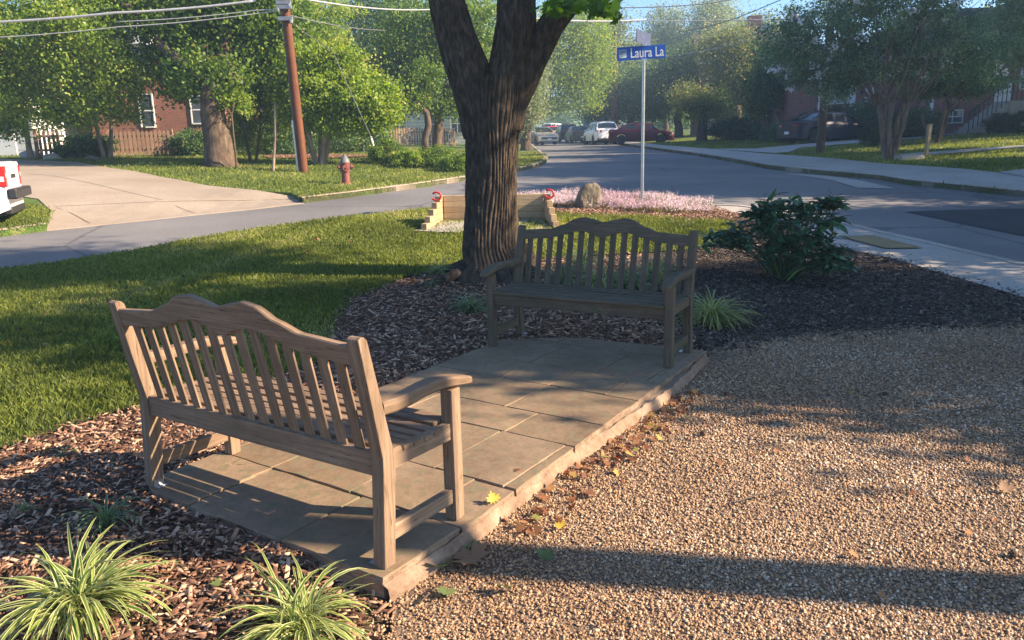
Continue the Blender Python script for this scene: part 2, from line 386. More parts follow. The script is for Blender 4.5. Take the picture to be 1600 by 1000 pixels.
def barkmat(name, a, b, c, sx=9, sz=3.2):
    m, nt, bs = newmat(name); v = coords(nt, 'Object', (sx, sx, sz)); n = noise(nt, v, 2.2, 6, .65)
    nt.links.new(ramp(nt, n, [(.32, a), (.5, b), (.7, c)]), bs.inputs['Base Color']); bs.inputs['Roughness'].default_value = .95; bs.inputs['Specular IOR Level'].default_value = .15
    bump(nt, bs, n, .9, .03); return m
M['bark'] = barkmat('maple_bark', (.025, .018, .013), (.065, .048, .034), (.14, .105, .075))
M['bark2'] = barkmat('brown_bark', (.05, .035, .025), (.10, .07, .05), (.17, .13, .095), 5, 1.5)
M['bark3_shaded'] = barkmat('shaded_bark', (.09, .06, .045), (.17, .12, .09), (.27, .20, .155), 6, 1.2)  # darker copy of the pale bark; crape myrtle's shade put into the colour
M['bark3'] = barkmat('pale_bark', (.17, .12, .085), (.30, .22, .16), (.42, .33, .25), 6, 1.2)
# ---------------- ground sheets ----------------
def inpoly(x, y, poly):
    x = np.asarray(x); y = np.asarray(y); c = np.zeros(x.shape, bool); n = len(poly)
    for i in range(n):
        x0, y0 = poly[i]; x1, y1 = poly[(i+1) % n]
        if y0 == y1: continue
        t = ((y0 > y) != (y1 > y)) & (x < (x1-x0)*(y-y0)/(y1-y0)+x0); c ^= t
    return c
def sheet(name, poly, zo, mat, kind='structure', step=.6, skirt=0, zfn=None):
    poly = [(float(a), float(b)) for a, b in poly]
    pts = []
    for i in range(len(poly)):
        a = poly[i]; b = poly[(i+1) % len(poly)]; L = math.dist(a, b); k = max(1, int(L/step))
        for j in range(k): pts.append((a[0]+(b[0]-a[0])*j/k, a[1]+(b[1]-a[1])*j/k))
    nb = len(pts); xs = [p[0] for p in poly]; ys = [p[1] for p in poly]
    gx, gy = np.meshgrid(np.arange(min(xs), max(xs), step), np.arange(min(ys), max(ys), step)); gx = gx.ravel(); gy = gy.ravel()
    k = inpoly(gx, gy, poly); inner = list(zip(gx[k], gy[k]))
    co = [Vector(p) for p in pts+inner]
    v, e, f, *_ = delaunay_2d_cdt(co, [(i, (i+1) % nb) for i in range(nb)], [], 1, 1e-4)
    V = [(p.x, p.y, T(p.x, p.y)+zo+(zfn(p.x, p.y) if zfn else 0)) for p in v]; F = [tuple(q) for q in f if len(q) >= 3]
    V = np.array(V); me = bpy.data.meshes.new(name)
    vl = [tuple(q) for q in V]
    if skirt:
        n0 = len(vl)
        idx = [min(range(len(v)), key=lambda k: (v[k].x-p[0])**2+(v[k].y-p[1])**2) if not (abs(v[i].x-p[0]) < 1e-3 and abs(v[i].y-p[1]) < 1e-3) else i for i, p in enumerate(pts)]
        for i in idx: vl.append((vl[i][0], vl[i][1], vl[i][2]-skirt))
        for j in range(nb):
            k = (j+1) % nb; F.append((idx[j], idx[k], n0+k, n0+j))
    me.from_pydata(vl, [], F); me.materials.append(mat); me.update()
    bm = bmesh.new(); bm.from_mesh(me); bmesh.ops.recalc_face_normals(bm, faces=bm.faces)
    up_ = sum(f.normal.z*f.calc_area() for f in bm.faces)
    if up_ < 0: bmesh.ops.reverse_faces(bm, faces=bm.faces)
    bm.to_mesh(me); bm.free()
    me.uv_layers.new(name='UVMap')
    o = bpy.data.objects.new(name, me); COL.objects.link(o); return tag(o, kind=kind)
PX = lambda L: [P(*q) for q in L]
grid_poly = [(-90, -12), (90, -12), (90, 190), (-90, 190)]
sheet('ground', grid_poly, -.20, M['dirt'], step=3.0)
sheet('road', [(-60, -10), (60, -10), (60, 150), (-60, 150)], -.12, M['asphalt'], step=1.0)
road_edge = [(0, 420), (90, 409), (180, 396), (300, 373), (400, 357), (500, 344), (620, 331), (700, 322), (780, 312), (860, 304), (950, 302), (1050, 307), (1110, 320)]
walk_out = [(1110, 320), (1160, 322), (1235, 331), (1310, 346), (1450, 378), (1600, 412)]
island = [(-30, -8), (-12, 4.5), (-9, 8)]+PX(road_edge)+PX(walk_out[1:])+[(6.6, 7.4), (7.0, 3), (7.2, -8)]
sheet('mulch_ground', island, -.022, M['soil'], step=.25, skirt=.13)
lawn_low = [(1148, 348), (1152, 370), (1105, 388), (1000, 394), (900, 399), (790, 408), (720, 420), (640, 430), (545, 468), (522, 500), (505, 560), (420, 590), (300, 612), (200, 638), (100, 668), (0, 700), (-250, 770)]
lawn_top = road_edge[:9]+[(862, 331), (1000, 337), (1110, 344)]
LAWN = [(-30, 3.0), (-9.4, 7.8)]+PX(lawn_top)+PX(lawn_low)
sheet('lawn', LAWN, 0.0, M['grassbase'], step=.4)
GRAVEL = PX([(1100, 548), (1180, 524), (1350, 512), (1600, 503), (1720, 500)])+[(7.0, 5), (7.2, -4), (-.9, -4), (-.75, 1.4), (-.55, 2.0), (-.44, 2.35), (-.47, 2.6)]+[(-.1, 3.2), (1.02, 4.84)]
sheet('gravel_ground', GRAVEL, 0.0, M['gravelbed'], step=.4)
walk_in = [(1600, 466), (1500, 436), (1400, 406), (1292, 383), (1240, 352), (1160, 334), (1115, 329)]
SW = PX(walk_out)+[(6.9, 7.4), (7.3, 3), (7.4, -6), (5.2, -6), (5.0, 3), (4.9, 6.3)]+PX(walk_in)
sheet('sidewalk', SW, .012, M['concrete'], step=.5, skirt=.16)
kerbline = [Vector((x, y)) for x, y in PX(walk_out)]
def kerb(name, pts, w_, zt, mat, depth=.17, side=1):
    mb = MB(); P2 = [Vector(p) for p in pts]; V = []
    for i, p in enumerate(P2):
        t = (P2[min(i+1, len(P2)-1)]-P2[max(i-1, 0)]).normalized(); nn = Vector((-t.y, t.x))*side
        a = p; b = p+nn*w_; z = T(a.x, a.y)
        V += [(a.x, a.y, z-depth), (a.x, a.y, z+zt-.015), (a.x+nn.x*.02, a.y+nn.y*.02, z+zt), (b.x, b.y, z+zt), (b.x, b.y, z-depth)]
    F = []
    for i in range(len(P2)-1):
        for k in range(4): F.append((i*5+k, i*5+k+1, i*5+6+k, i*5+5+k))
    mb.add(V, F); o = mb.build(name, mat); return tag(o, kind='structure')
def densify(pts, st=.7):
    out = []
    for a, b in zip(pts[:-1], pts[1:]):
        L = math.dist(a, b); k = max(1, int(L/st)); out += [(a[0]+(b[0]-a[0])*j/k, a[1]+(b[1]-a[1])*j/k) for j in range(k)]
    return out+[pts[-1]]
kerb('kerb_sidewalk', densify(PX(walk_out)+[(6.9, 7.4), (7.3, 3)]), .16, .022, M['concrete'], side=-1)
sheet('tactile_paving', PX([(1312, 372), (1364, 370.5), (1442, 390), (1384, 391)]), .03, M['tactile'], step=.5)
sheet('asphalt_patch', PX([(1414, 321), (1500, 318), (1700, 314), (1900, 320), (1900, 400), (1600, 357), (1500, 338)]), -.112, M['newasphalt'], step=.8)
# far left: lawn, kerb, driveway
LK = [(-16, 4), (-12, 9.2)]+PX([(0, 360), (72, 350), (142, 343), (307, 326), (400, 317), (472, 309), (550, 300), (650, 287), (720, 277)])+[(-.55, 24.2), (.3, 26), (1.0, 28.5), (1.5, 31.5), (1.75, 35), (1.8, 40), (1.9, 60), (2.2, 90), (2.4, 130)]
DRR = PX([(474, 309.5), (455, 301), (400, 298), (325, 291), (250, 277), (178, 264), (120, 254), (0, 249)])+[(-26, 27)]
DRL = PX([(72, 351), (80, 330), (60, 312), (0, 303), (-120, 305)])+[(-26, 20)]
LEFTLAWN = DRR[::-1][:0]+LK[7:]+[(-60, 130), (-60, 27)]+DRR[::-1]
LAWNA = [(-16, 4), (-12, 9.2)]+PX([(0, 360)])+DRL+[(-60, 20), (-60, 4)]
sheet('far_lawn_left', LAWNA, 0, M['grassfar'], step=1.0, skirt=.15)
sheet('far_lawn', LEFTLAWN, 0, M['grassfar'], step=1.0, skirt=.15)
kerb('kerb_far', densify(LK[:4]), .17, .02, M['warmcrete']); kerb('kerb_corner', densify(LK[7:]), .17, .02, M['warmcrete'])
DRV = PX([(72, 351), (142, 344), (307, 327), (400, 318), (474, 309.5), (455, 301), (400, 298), (325, 291), (250, 277), (178, 264), (120, 254), (0, 249)])+[(-26, 27), (-26, 20)]+PX([(-120, 305), (0, 303), (60, 312), (80, 330)])
def apron(x, y):
    d = ((x+8.7)*-.805+(y-13)*.597)
    return -.125*(1-float(sm(d/1.5)))
sheet('driveway_left', DRV, .02, M['warmcrete'], step=.4, skirt=.12, zfn=apron)
def joint(name, a, b, wd=.02, zo=.024):
    a = Vector(a); b = Vector(b); pts = densify([tuple(a), tuple(b)], .8); d = (b-a).normalized(); nn = Vector((-d.y, d.x))*wd/2
    mb = MB(); V = []
    for p in pts: V += [(p[0]-nn.x, p[1]-nn.y, T(*p)+zo+apron(*p)), (p[0]+nn.x, p[1]+nn.y, T(*p)+zo+apron(*p))]
    mb.add(V, [(2*i, 2*i+1, 2*i+3, 2*i+2) for i in range(len(pts)-1)]); return tag(mb.build(name, M['soil']), kind='structure')
joint('driveway_joint', P(85, 324), P(470, 303), .03)
joint('driveway_joint', P(88, 326), P(140, 342), .014); joint('driveway_joint', P(250, 313), P(305, 325.5), .014); joint('driveway_joint', P(40, 272), P(250, 313), .014)
# far right
RK = [(10.0, 130), (9.2, 90), (8.6, 64), (8.5, 50), (8.6, 36)]+PX([(1140, 247), (1200, 258), (1290, 267), (1375, 274), (1417, 281), (1600, 299)])+[(12.5, 12), (15, 8), (18, 3), (22, -8)]
sheet('right_lawn', RK+[(60, -8), (60, 130)], 0, M['grassfar'], step=1.0, skirt=.15)
kerb('kerb_right', densify(RK), .17, .03, M['concrete'])
RW = RK[1:]+[(24, -7), (20.2, 3.5), (17.3, 8.8), (14.6, 13)]+PX([(1640, 277), (1560, 271), (1385, 257), (1300, 248), (1200, 241), (1110, 233)])+[(9.9, 50), (9.9, 64), (10.5, 90)]
sheet('sidewalk_right', RW, .02, M['concrete'], step=.9)
sheet('driveway_right', PX([(1560, 271), (1600, 266), (1760, 262), (1760, 300), (1640, 285)]), .035, M['concrete'], step=.8)
sheet('driveway_far', PX([(1112, 233.5), (1210, 240.5), (1232, 239), (1250, 232), (1345, 224), (1440, 217), (1440, 213), (1345, 217), (1225, 229), (1180, 233)]), .035, M['concrete'], step=.8)
sheet('path_right', PX([(1405, 247), (1600, 231.5), (1600, 228), (1405, 242)]), .03, M['concrete'], step=.8)
sheet('path_house', PX([(1400, 218), (1552, 207), (1552, 203.5), (1400, 214)]), .03, M['concrete'], step=.8)
sheet('gutter_slab', PX([(1225, 264.5), (1300, 274.5), (1342, 286), (1400, 287), (1350, 276), (1290, 268)]), -.108, M['concrete'], step=.8)
HOLES = [RW]+[PX(q) for q in ([(1560, 271), (1600, 266), (1760, 262), (1760, 300), (1640, 285)], [(1112, 233.5), (1210, 240.5), (1232, 239), (1250, 232), (1345, 224), (1440, 217), (1440, 213), (1345, 217), (1225, 229), (1180, 233)], [(1405, 247), (1600, 231.5), (1600, 228), (1405, 242)], [(1400, 218), (1552, 207), (1552, 203.5), (1400, 214)])]
# storm inlet kerb on the far side is part of kerb

# ---------------- patio ----------------
PZ = .09
PAT = [(-.50, 2.58), (-.16, 3.08), (-.09, 3.20), (.22, 3.70), (1.02, 4.84), (1.47, 5.70), (1.25, 5.82), (.9, 6.0), (.55, 6.16), (.2, 6.24), (-.10, 6.15), (-.22, 5.92), (-.55, 5.4), (-.93, 4.88), (-1.55, 4.0), (-1.80, 3.50), (-1.74, 3.40), (-1.21, 2.99), (-.86, 2.78)]
CONV = [(-.50, 2.57), (-.15, 3.07), (1.49, 5.70), (.55, 6.2), (-.10, 6.2), (-1.80, 3.50), (-1.74, 3.40)]
u_ = Vector((1.52, 2.26)).normalized(); v_ = Vector((-u_.y, u_.x)); org = Vector((-.50, 2.57))
def clip(poly, cp):
    out = poly
    for i in range(len(cp)):
        a = Vector(cp[i]); b = Vector(cp[(i+1) % len(cp)]); e = b-a; nn = Vector((-e.y, e.x))
        inp = out; out = []
        for j in range(len(inp)):
            p = Vector(inp[j]); q = Vector(inp[(j+1) % len(inp)]); dp = (p-a).dot(nn); dq = (q-a).dot(nn)
            if dp >= 0: out.append(p)
            if (dp >= 0) != (dq >= 0): out.append(p+(q-p)*(dp/(dp-dq)))
        if not out: return []
    return out
pt = thing('flagstone_patio', 'raised flagstone patio slab under the two wooden benches', 'patio', (0, 0, 0)); 
for c in (pt,): c['kind'] = 'structure'
mb = MB(); c0 = [(p[0], p[1]) for p in PAT]
mb.prism(c0, lambda a, b, d: (a, b, d), -.06, PZ-.035); mb.build('mortar_bed', M['mortar'], pt)
mb = MB(); me_ = MB(); random.seed(4)
s = -.05; row = 0
rows = [.52, .42, .60, .36, .50, .40, .62, .45, .6, .5]
stones = []
while s < 4.6:
    hgt = rows[row % len(rows)]; t = -.4 - random.random()*.3
    while t < 2.6:
        wd = random.choice([.42, .55, .75, .62, .38]); stones.append((s, t, s+hgt, t+wd)); t += wd
    s += hgt; row += 1
g = .004
for (s0, t0, s1, t1) in stones:
    po = [org+u_*a-v_*0+v_*b for a, b in ((s0+g, t0+g), (s1-g, t0+g), (s1-g, t1-g), (s0+g, t1-g))]
    # each stone a little out of true
    po = [q+Vector((random.uniform(-.003, .003), random.uniform(-.003, .003))) for q in po]
    cl = clip(po, CONV)
    if len(cl) < 3: continue
    ar = abs(sum(cl[i].x*cl[(i+1) % len(cl)].y-cl[(i+1) % len(cl)].x*cl[i].y for i in range(len(cl))))/2
    if ar < .004: continue
    # roughen outer edge
    pl = []
    for i in range(len(cl)):
        a = cl[i]; b = cl[(i+1) % len(cl)]; k = max(1, int((b-a).length/.09))
        for j in range(k):
            q = a+(b-a)*j/k
            pl.append((q.x+random.uniform(-.004, .004), q.y+random.uniform(-.004, .004)))
    dz = random.uniform(-.003, .003)
    n = len(pl); rr = random.random()
    V = [(p[0], p[1], .035) for p in pl]+[(p[0]+random.uniform(-.006, .006), p[1]+random.uniform(-.006, .006), PZ-.02) for p in pl]+[(p[0], p[1], PZ-.006+dz) for p in pl]
    cx = sum(p[0] for p in pl)/n; cy = sum(p[1] for p in pl)/n
    V += [(p[0]+(cx-p[0])*.012, p[1]+(cy-p[1])*.012, PZ+dz) for p in pl]
    mb.cm = 1
    mb.add(V, [(i, (i+1) % n, n+(i+1) % n, n+i) for i in range(n)]+[(n+i, n+(i+1) % n, 2*n+(i+1) % n, 2*n+i) for i in range(n)], None, rr)
    mb.cm = 0
    mb.add(V[2*n:], [(i, (i+1) % n, n+(i+1) % n, n+i) for i in range(n)]+[tuple(range(n, 2*n))], None, rr)
mb.build('paving_stones', [M['flag'], M['flagside']], pt)
# rough sandstone kerb face along the gravel edge
mb = MB(); pe = densify([(-.50, 2.57), (-.15, 3.07), (-.09, 3.19), (.22, 3.70), (1.03, 4.85), (1.47, 5.69)], .06); V = []
for i, p in enumerate(pe):
    nx, ny = .83, -.56; j = lambda: random.uniform(-.012, .012)
    for off, z in ((.035, -.03), (.03, .02), (.018, .05), (.004, .066)): V.append((p[0]+nx*off+j()*.6, p[1]+ny*off+j()*.6, z+j()*.3))
mb.add(V, [(i*4+k, i*4+k+1, i*4+5+k, i*4+4+k) for i in range(len(pe)-1) for k in range(3)]); mb.build('edge_stone', M['flagside'], pt, smooth=True)

# ---------------- benches ----------------
BW, BD, BT = 1.524, .487, .06
def interp(x, pts): return float(np.interp(x, [p[0] for p in pts], [p[1] for p in pts]))
def smoothcurve(pts, n=60):
    xs = np.linspace(pts[0][0], pts[-1][0], n); px_ = np.array([p[0] for p in pts]); py = np.array([p[1] for p in pts])
    i = np.clip(np.searchsorted(px_, xs, side='right')-1, 0, len(pts)-2); t = (xs-px_[i])/(px_[i+1]-px_[i]); t = t*t*(3-2*t)*.6+t*.4
    return list(zip(xs, py[i]+(py[i+1]-py[i])*t))
def backy(z):   # centre line of the leaning back
    return float(np.interp(z, [0, .42, .91, 1.0], [.0, .032, -.068, -.086]))
def make_bench(label, loc, rz, wood, mrg=.012):
    random.seed(11 if wood is M['teak'] else 12)
    root = thing('garden_bench', label, 'bench', loc, rz, None)
    for x0 in (0, BW-BT):
        mb = MB(); side = [(-.027, 0), (.034, 0), (.066, .40), (.058, .46), (-.045, .90), (-.058, .915), (-.075, .918), (-.09, .908), (-.002, .44), (-.004, .38)]
        mb.prism(side, lambda a, b, d: (d, a, b), x0, x0+BT)
        leg = mb.build('rear_leg', wood, root, bevel=.004)
        fixuv(leg)
        mb = MB(); mb.box((x0, BD-BT, 0), (x0+BT, BD, .583)); l = mb.build('front_leg', wood, root, bevel=.004); fixuv(l)
        # arm: swept, broad and rounded at the front
        st = [(.02, .628, .052, .060), (.10, .621, .052, .062), (.18, .622, .052, .064), (.26, .628, .050, .067), (.34, .630, .048, .072), (.41, .624, .046, .076), (.48, .610, .042, .078), (.54, .598, .038, .074), (.575, .590, .032, .060), (.588, .586, .022, .040)]
        mb = MB(); V = []
        xc = x0+BT/2
        ring = [(-.5, -.30), (-.5, .30), (-.38, .5), (.38, .5), (.5, .30), (.5, -.30), (.38, -.5), (-.38, -.5)]
        for y, z, hh, ww in st:
            for a, b in ring: V.append((xc+a*ww, y, z+b*hh))
        n = 8; F = []; U = []
        for i in range(len(st)-1):
            for k in range(n):
                F.append((i*n+k, i*n+(k+1) % n, (i+1)*n+(k+1) % n, (i+1)*n+k)); y0, y1 = st[i][0]+x0, st[i+1][0]+x0
                U.append([(y0, k*.025), (y0, k*.025+.025), (y1, k*.025+.025), (y1, k*.025)])
        F += [tuple(range(n)), tuple((len(st)-1)*n+k for k in range(n))]; U += [[(0, 0)]*n]*2
        mb.add(V, F, U, random.random()); mb.build('arm', wood, root, smooth='auto')
        mb = MB(); xs = x0+BT/2; mb.beam((xs, .05, .118), (xs, BD-BT+.005, .112), .034, .062); mb.build('stretcher', wood, root, bevel=.003)
        mb = MB(); y0 = .055; mb.beam((x0+(.03), y0, .412), (x0+.03, BD-BT+.004, .402), .036, .072); mb.build('side_rail', wood, root, bevel=.003)
        mb = MB(); mb.box((x0+(.061 if x0 == 0 else -.033), .0-.02, .0), (x0+(.093 if x0 == 0 else -.001), .03, .004)); mb.box((x0+(.061 if x0 == 0 else -.004), .0-.02, .004), (x0+(.064 if x0 == 0 else -.001), .03, .035))
        mb.lathe([(.006, .004), (.006, .008)], 8, (x0+(.08 if x0 == 0 else -.02), .008, 0)); mb.build('foot_bracket', M['metal'], root)
    # wavy top rail
    top = smoothcurve([(BT, .882), (.30, .897), (.42, .935), (.52, .985), (.593, .997), (.67, .982), (.762, .960), (.854, .982), (.931, .997), (1.004, .985), (1.104, .935), (1.224, .897), (BW-BT, .882)], 72)
    bot = smoothcurve([(BT, .806), (.30, .822), (.42, .850), (.52, .880), (.593, .888), (.67, .872), (.762, .836), (.854, .872), (.931, .888), (1.004, .880), (1.104, .850), (1.224, .822), (BW-BT, .806)], 72)
    V = []; n = len(top)
    for (x, zt), (x2, zb) in zip(top, bot):
        for z, s_ in ((zb, -1), (zb, 1), (zt-.006, 1), (zt, .7), (zt, -.7), (zt-.006, -1)): V.append((x, backy(z)+s_*.019, z))
    F = []; U = []
    for i in range(n-1):
        for k in range(6):
            k2 = (k+1) % 6; F.append((i*6+k, i*6+k2, (i+1)*6+k2, (i+1)*6+k))
            q = lambda ii, kk: (top[ii][0], (V[ii*6+kk][2]) if kk in (0, 1, 2, 5) else .02*kk)
            U.append([q(i, k), q(i, k2), q(i+1, k2), q(i+1, k)])
    F += [tuple(range(6)), tuple((n-1)*6+k for k in range(6))]; U += [[(0, 0)]*6]*2
    MB().add(V, F, U, .5).build('top_rail', wood, root)
    for i in range(15):
        x = BT+mrg+(BW-2*BT-2*mrg)*(i+.5)/15
        zt = interp(x, bot)+.004
        MB().beam((x, backy(.43), .43), (x, backy(zt), zt), .050, .010, side=(1, 0, 0)).build('back_slat', wood, root, bevel=.002)
    MB().beam((BT-.002, .028, .402), (BW-BT+.002, .028, .402), .036, .095).build('rear_rail', wood, root, bevel=.003)
    MB().beam((BT-.002, BD-.035, .385), (BW-BT+.002, BD-.035, .385), .034, .085).build('front_rail', wood, root, bevel=.003)
    ys = np.linspace(.082, BD-.022, 7)
    for i, y in enumerate(ys):
        z = .448 - .020*math.sin(math.pi*i/6)*.9 + (.0 if i else 0) - (0.012 if i == 6 else 0)
        full = i < 6
        a, b = (.004, BW-.004) if y < BD-BT-.03 else (BT+.002, BW-BT-.002)
        MB().beam((a, y, z), (b, y, z), .048, .020, side=(0, 1, 0)).build('seat_slat', wood, root, bevel=.004)
    return root
def fixuv(o):
    """grain along z"""
    me = o.data; uv = me.uv_layers[0].data; r0 = random.random()*7
    for p in me.polygons:
        n = p.normal
        for li in p.loop_indices:
            c = me.vertices[me.loops[li].vertex_index].co
            uv[li].uv = (c.z+r0, c.x if abs(n.y) > abs(n.x) else c.y+.3)
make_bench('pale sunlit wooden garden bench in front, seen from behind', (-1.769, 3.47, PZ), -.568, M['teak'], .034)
make_bench('dark shaded wooden garden bench facing us beside the big tree trunk', (1.365, 5.657, PZ), 2.6195, M['teak_shaded'])

# ---------------- scatter ----------------
def ground_pts(n, poly, xr, yr, D0, pw, jitter=0.0, extra=None):
    x = rng.uniform(*xr, n); y = rng.uniform(*yr, n)
    D = np.sqrt(x*x+y*y); k = rng.random(n) < np.minimum(1, (D0/D)**pw)
    jx = rng.normal(0, jitter, n) if jitter else 0; jy = rng.normal(0, jitter, n) if jitter else 0
    k &= inpoly(x+jx, y+jy, poly)
    k &= np.abs(x) < .72*y+1.2
    return x[k], y[k]
def blob(xs, ys, zs, sx, sy, sz, rot, tilt=None, name='', mat=None, kind='stuff', rnd=None, base=None):
    """scatter a base mesh (V,F) with per-item scale and rotation"""
    V0, F0 = base; n = len(xs); c, s_ = np.cos(rot)[:, None], np.sin(rot)[:, None]
    bx = V0[None, :, 0]*sx[:, None]; by = V0[None, :, 1]*sy[:, None]; bz = V0[None, :, 2]*sz[:, None]*np.ones_like(c)
    if tilt is not None:
        t1, t2 = tilt; ct, st = np.cos(t1)[:, None], np.sin(t1)[:, None]
        by, bz = by*ct-bz*st, by*st+bz*ct
        ct, st = np.cos(t2)[:, None], np.sin(t2)[:, None]
        bx, bz = bx*ct-bz*st, bx*st+bz*ct
    X = bx*c-by*s_+xs[:, None]; Y = bx*s_+by*c+ys[:, None]; Z = bz+zs[:, None]
    V = np.stack([X, Y, Z], -1).reshape(-1, 3); F = (F0[None]+np.arange(n)[:, None, None]*len(V0)).reshape(-1, F0.shape[1])
    r = np.repeat(rng.random(n) if rnd is None else rnd, len(F0))
    return V, F, r
# pebble: flattened dome of 11 vertices, all triangles
def dome():
    V = [(0, 0, 1.0)]; 
    for k in range(5): a = 2*math.pi*k/5; V.append((.62*math.cos(a), .62*math.sin(a), .72))
    for k in range(5): a = 2*math.pi*(k+.5)/5; V.append((1.0*math.cos(a), 1.0*math.sin(a), -.15))
    F = []
    for k in range(5):
        k2 = (k+1) % 5; F += [(0, 1+k, 1+k2), (1+k, 6+k, 1+k2), (1+k2, 6+k, 6+k2)]
    return np.array(V, float), np.array(F)
def scatter_obj(name, label, cat, mat, V, F, r, smooth=False):
    o = npmesh(name, V, F, mat, smooth=smooth, rnd=r); return tag(o, label, cat, kind='stuff')
x, y = ground_pts(520000, GRAVEL, (-1.2, 6.5), (1.3, 7.2), 3.0, 1.3, .10)
ok = ~inpoly(x, y, CONV); x = x[ok]; y = y[ok]
n = len(x); D = np.sqrt(x*x+y*y); rs = rng.uniform(.0032, .0080, n)*np.clip(D/3.0, 1, 1.8)**.6
V, F, r = blob(x, y, terr(x, y)+rng.uniform(-.003, .006, n), rs*rng.uniform(.8, 1.35, n), rs*rng.uniform(.65, 1.0, n), rs*rng.uniform(.5, .9, n), rng.uniform(0, 6.28, n), (rng.normal(0, .35, n), rng.normal(0, .35, n)), base=dome())
r = np.clip(r*.9+.10*np.repeat(np.sin(x*2.3+1.1*np.sin(y*1.9))*np.sin(y*2.7+.6*x), 15), 0, 1); print('pebbles', n)
scatter_obj('gravel', 'tan and cream pea gravel covering the ground right of the patio', 'gravel', M['pebble'], V, F, r, True)
# wood chips
chipV = np.array([(-.5, -.5, 0), (.5, -.42, 0), (.5, .42, 0), (-.5, .5, 0), (-.42, -.36, 1), (.45, -.3, 1), (.4, .3, 1), (-.45, .36, 1)], float)
chipF = np.array([(0, 1, 5, 4), (1, 2, 6, 5), (2, 3, 7, 6), (3, 0, 4, 7), (4, 5, 6, 7)])
def chips(name, label, mat, x, y, fine=1.0, zo=0):
    n = len(x); D = np.sqrt(x*x+y*y); L = rng.gamma(3.0, .0095, n)*fine*np.clip(D/4, 1, 1.6); L = np.clip(L, .012, .11)
    V, F, r = blob(x, y, terr(x, y)+zo+rng.uniform(0, .012, n), L, np.clip(L*rng.uniform(.15, .42, n), .004, .018), rng.uniform(.002, .006, n), rng.uniform(0, 6.28, n), (rng.normal(0, .38, n), rng.normal(0, .3, n)), base=(chipV, chipF))
    print(name, n); return scatter_obj(name, label, 'wood chips', mat, V, F, r)
MUL = [(-6, .2), (-6, 3.2)]+PX([(-250, 770), (0, 700), (100, 668), (200, 638), (300, 612), (420, 590), (505, 560), (522, 500), (545, 468), (640, 430), (720, 420), (790, 408), (900, 399), (1000, 394)])+[(1.6, 9.6), (1.5, 6.2), (1.30, 5.9), (-.1, 4.0), (-.55, 2.5), (-.5, 2.1), (-.75, 1.3), (-.9, .2)]
x, y = ground_pts(260000, MUL, (-5.5, 2.0), (1.2, 10.6), 3.4, 1.5, .05)
ok = ~inpoly(x, y, [tuple(p) for p in CONV]); x = x[ok]; y = y[ok]
chips('mulch', 'reddish brown wood chip mulch around the benches and tree', M['chips'], x, y)
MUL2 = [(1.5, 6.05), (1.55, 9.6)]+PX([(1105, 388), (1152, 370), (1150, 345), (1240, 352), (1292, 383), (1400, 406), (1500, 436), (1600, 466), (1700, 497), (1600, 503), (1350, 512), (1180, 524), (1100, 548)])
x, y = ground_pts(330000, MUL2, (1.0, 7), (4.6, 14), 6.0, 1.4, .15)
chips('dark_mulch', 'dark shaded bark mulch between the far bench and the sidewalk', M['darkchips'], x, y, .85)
FB = PX([(862, 333), (1000, 340), (1110, 346), (1160, 338), (1112, 322), (1050, 309), (950, 304), (860, 306), (800, 320)])
x, y = ground_pts(60000, FB, (0, 4.5), (12, 18), 13, 1, .05)
chips('bed_mulch', 'sunlit brown mulch strip in front of the pink flowers', M['chips'], x, y, 1.1)
# grass blades
def blades(name, label, poly, xr, yr, n, D0, hgt, mat, zo=0, wmul=1, pw=1.1, jit=.05, holes=()):
    x, y = ground_pts(n, poly, xr, yr, D0, pw, jit)
    for hp in holes: k = ~inpoly(x, y, hp); x = x[k]; y = y[k]
    n = len(x); D = np.sqrt(x*x+y*y)
    h = hgt*rng.uniform(.5, 1.3, n)*(.75+.5*np.sin(x*2.1+1.3*np.sin(y*1.7))*np.sin(y*2.6)*.5+.25*rng.random(n)); w_ = .0022*wmul*np.clip(D/4.5, 1, 3)*rng.uniform(.8, 1.6, n)
    a = rng.uniform(0, 6.28, n); ln = rng.uniform(.05, .9, n)*h; b = rng.uniform(0, 6.28, n); z = terr(x, y)+zo
    ca, sa, cb, sb = np.cos(a)*w_, np.sin(a)*w_, np.cos(b)*ln, np.sin(b)*ln
    V = np.stack([np.stack([x-ca, y-sa, z-.005], -1), np.stack([x+ca, y+sa, z-.005], -1), np.stack([x+ca*.7+cb*.4, y+sa*.7+sb*.4, z+h*.62], -1), np.stack([x+cb, y+sb, z+h*.95], -1)], 1).reshape(-1, 3)
    F = np.arange(n*4).reshape(n, 4); r = np.clip(rng.random(n)*.72+.05+.16*np.sin(x*1.3+y*.7+1.5*np.sin(y*.9))+.14*np.sin(3.1*x-1.7*y+2*np.sin(x*1.7)), 0, 1)
    print(name, n)
    o = npmesh(name, V, F, mat, rnd=r); return tag(o, label, 'grass', kind='stuff')
blades('grass', 'green lawn grass behind and left of the near bench', LAWN, (-9, 4.3), (3.2, 16), 780000, 6.0, .050, M['blade'])
blades('far_grass', 'sunlit yellow green grass on the lawn across the road', LEFTLAWN, (-24, 2), (13, 42), 320000, 17, .07, M['blade'], 0, 1.6, 1.4)
blades('verge_grass', 'patch of grass under the white truck at the left edge', LAWNA, (-14, -7), (11, 16), 30000, 17, .06, M['blade'], 0, 1.4, 1.2)
blades('right_grass', 'shaded green grass in front of the brick houses', RK+[(60, -8), (60, 130)], (9.5, 32), (14, 60), 260000, 20, .07, M['blade'], 0, 2.0, 1.4, .03, HOLES)
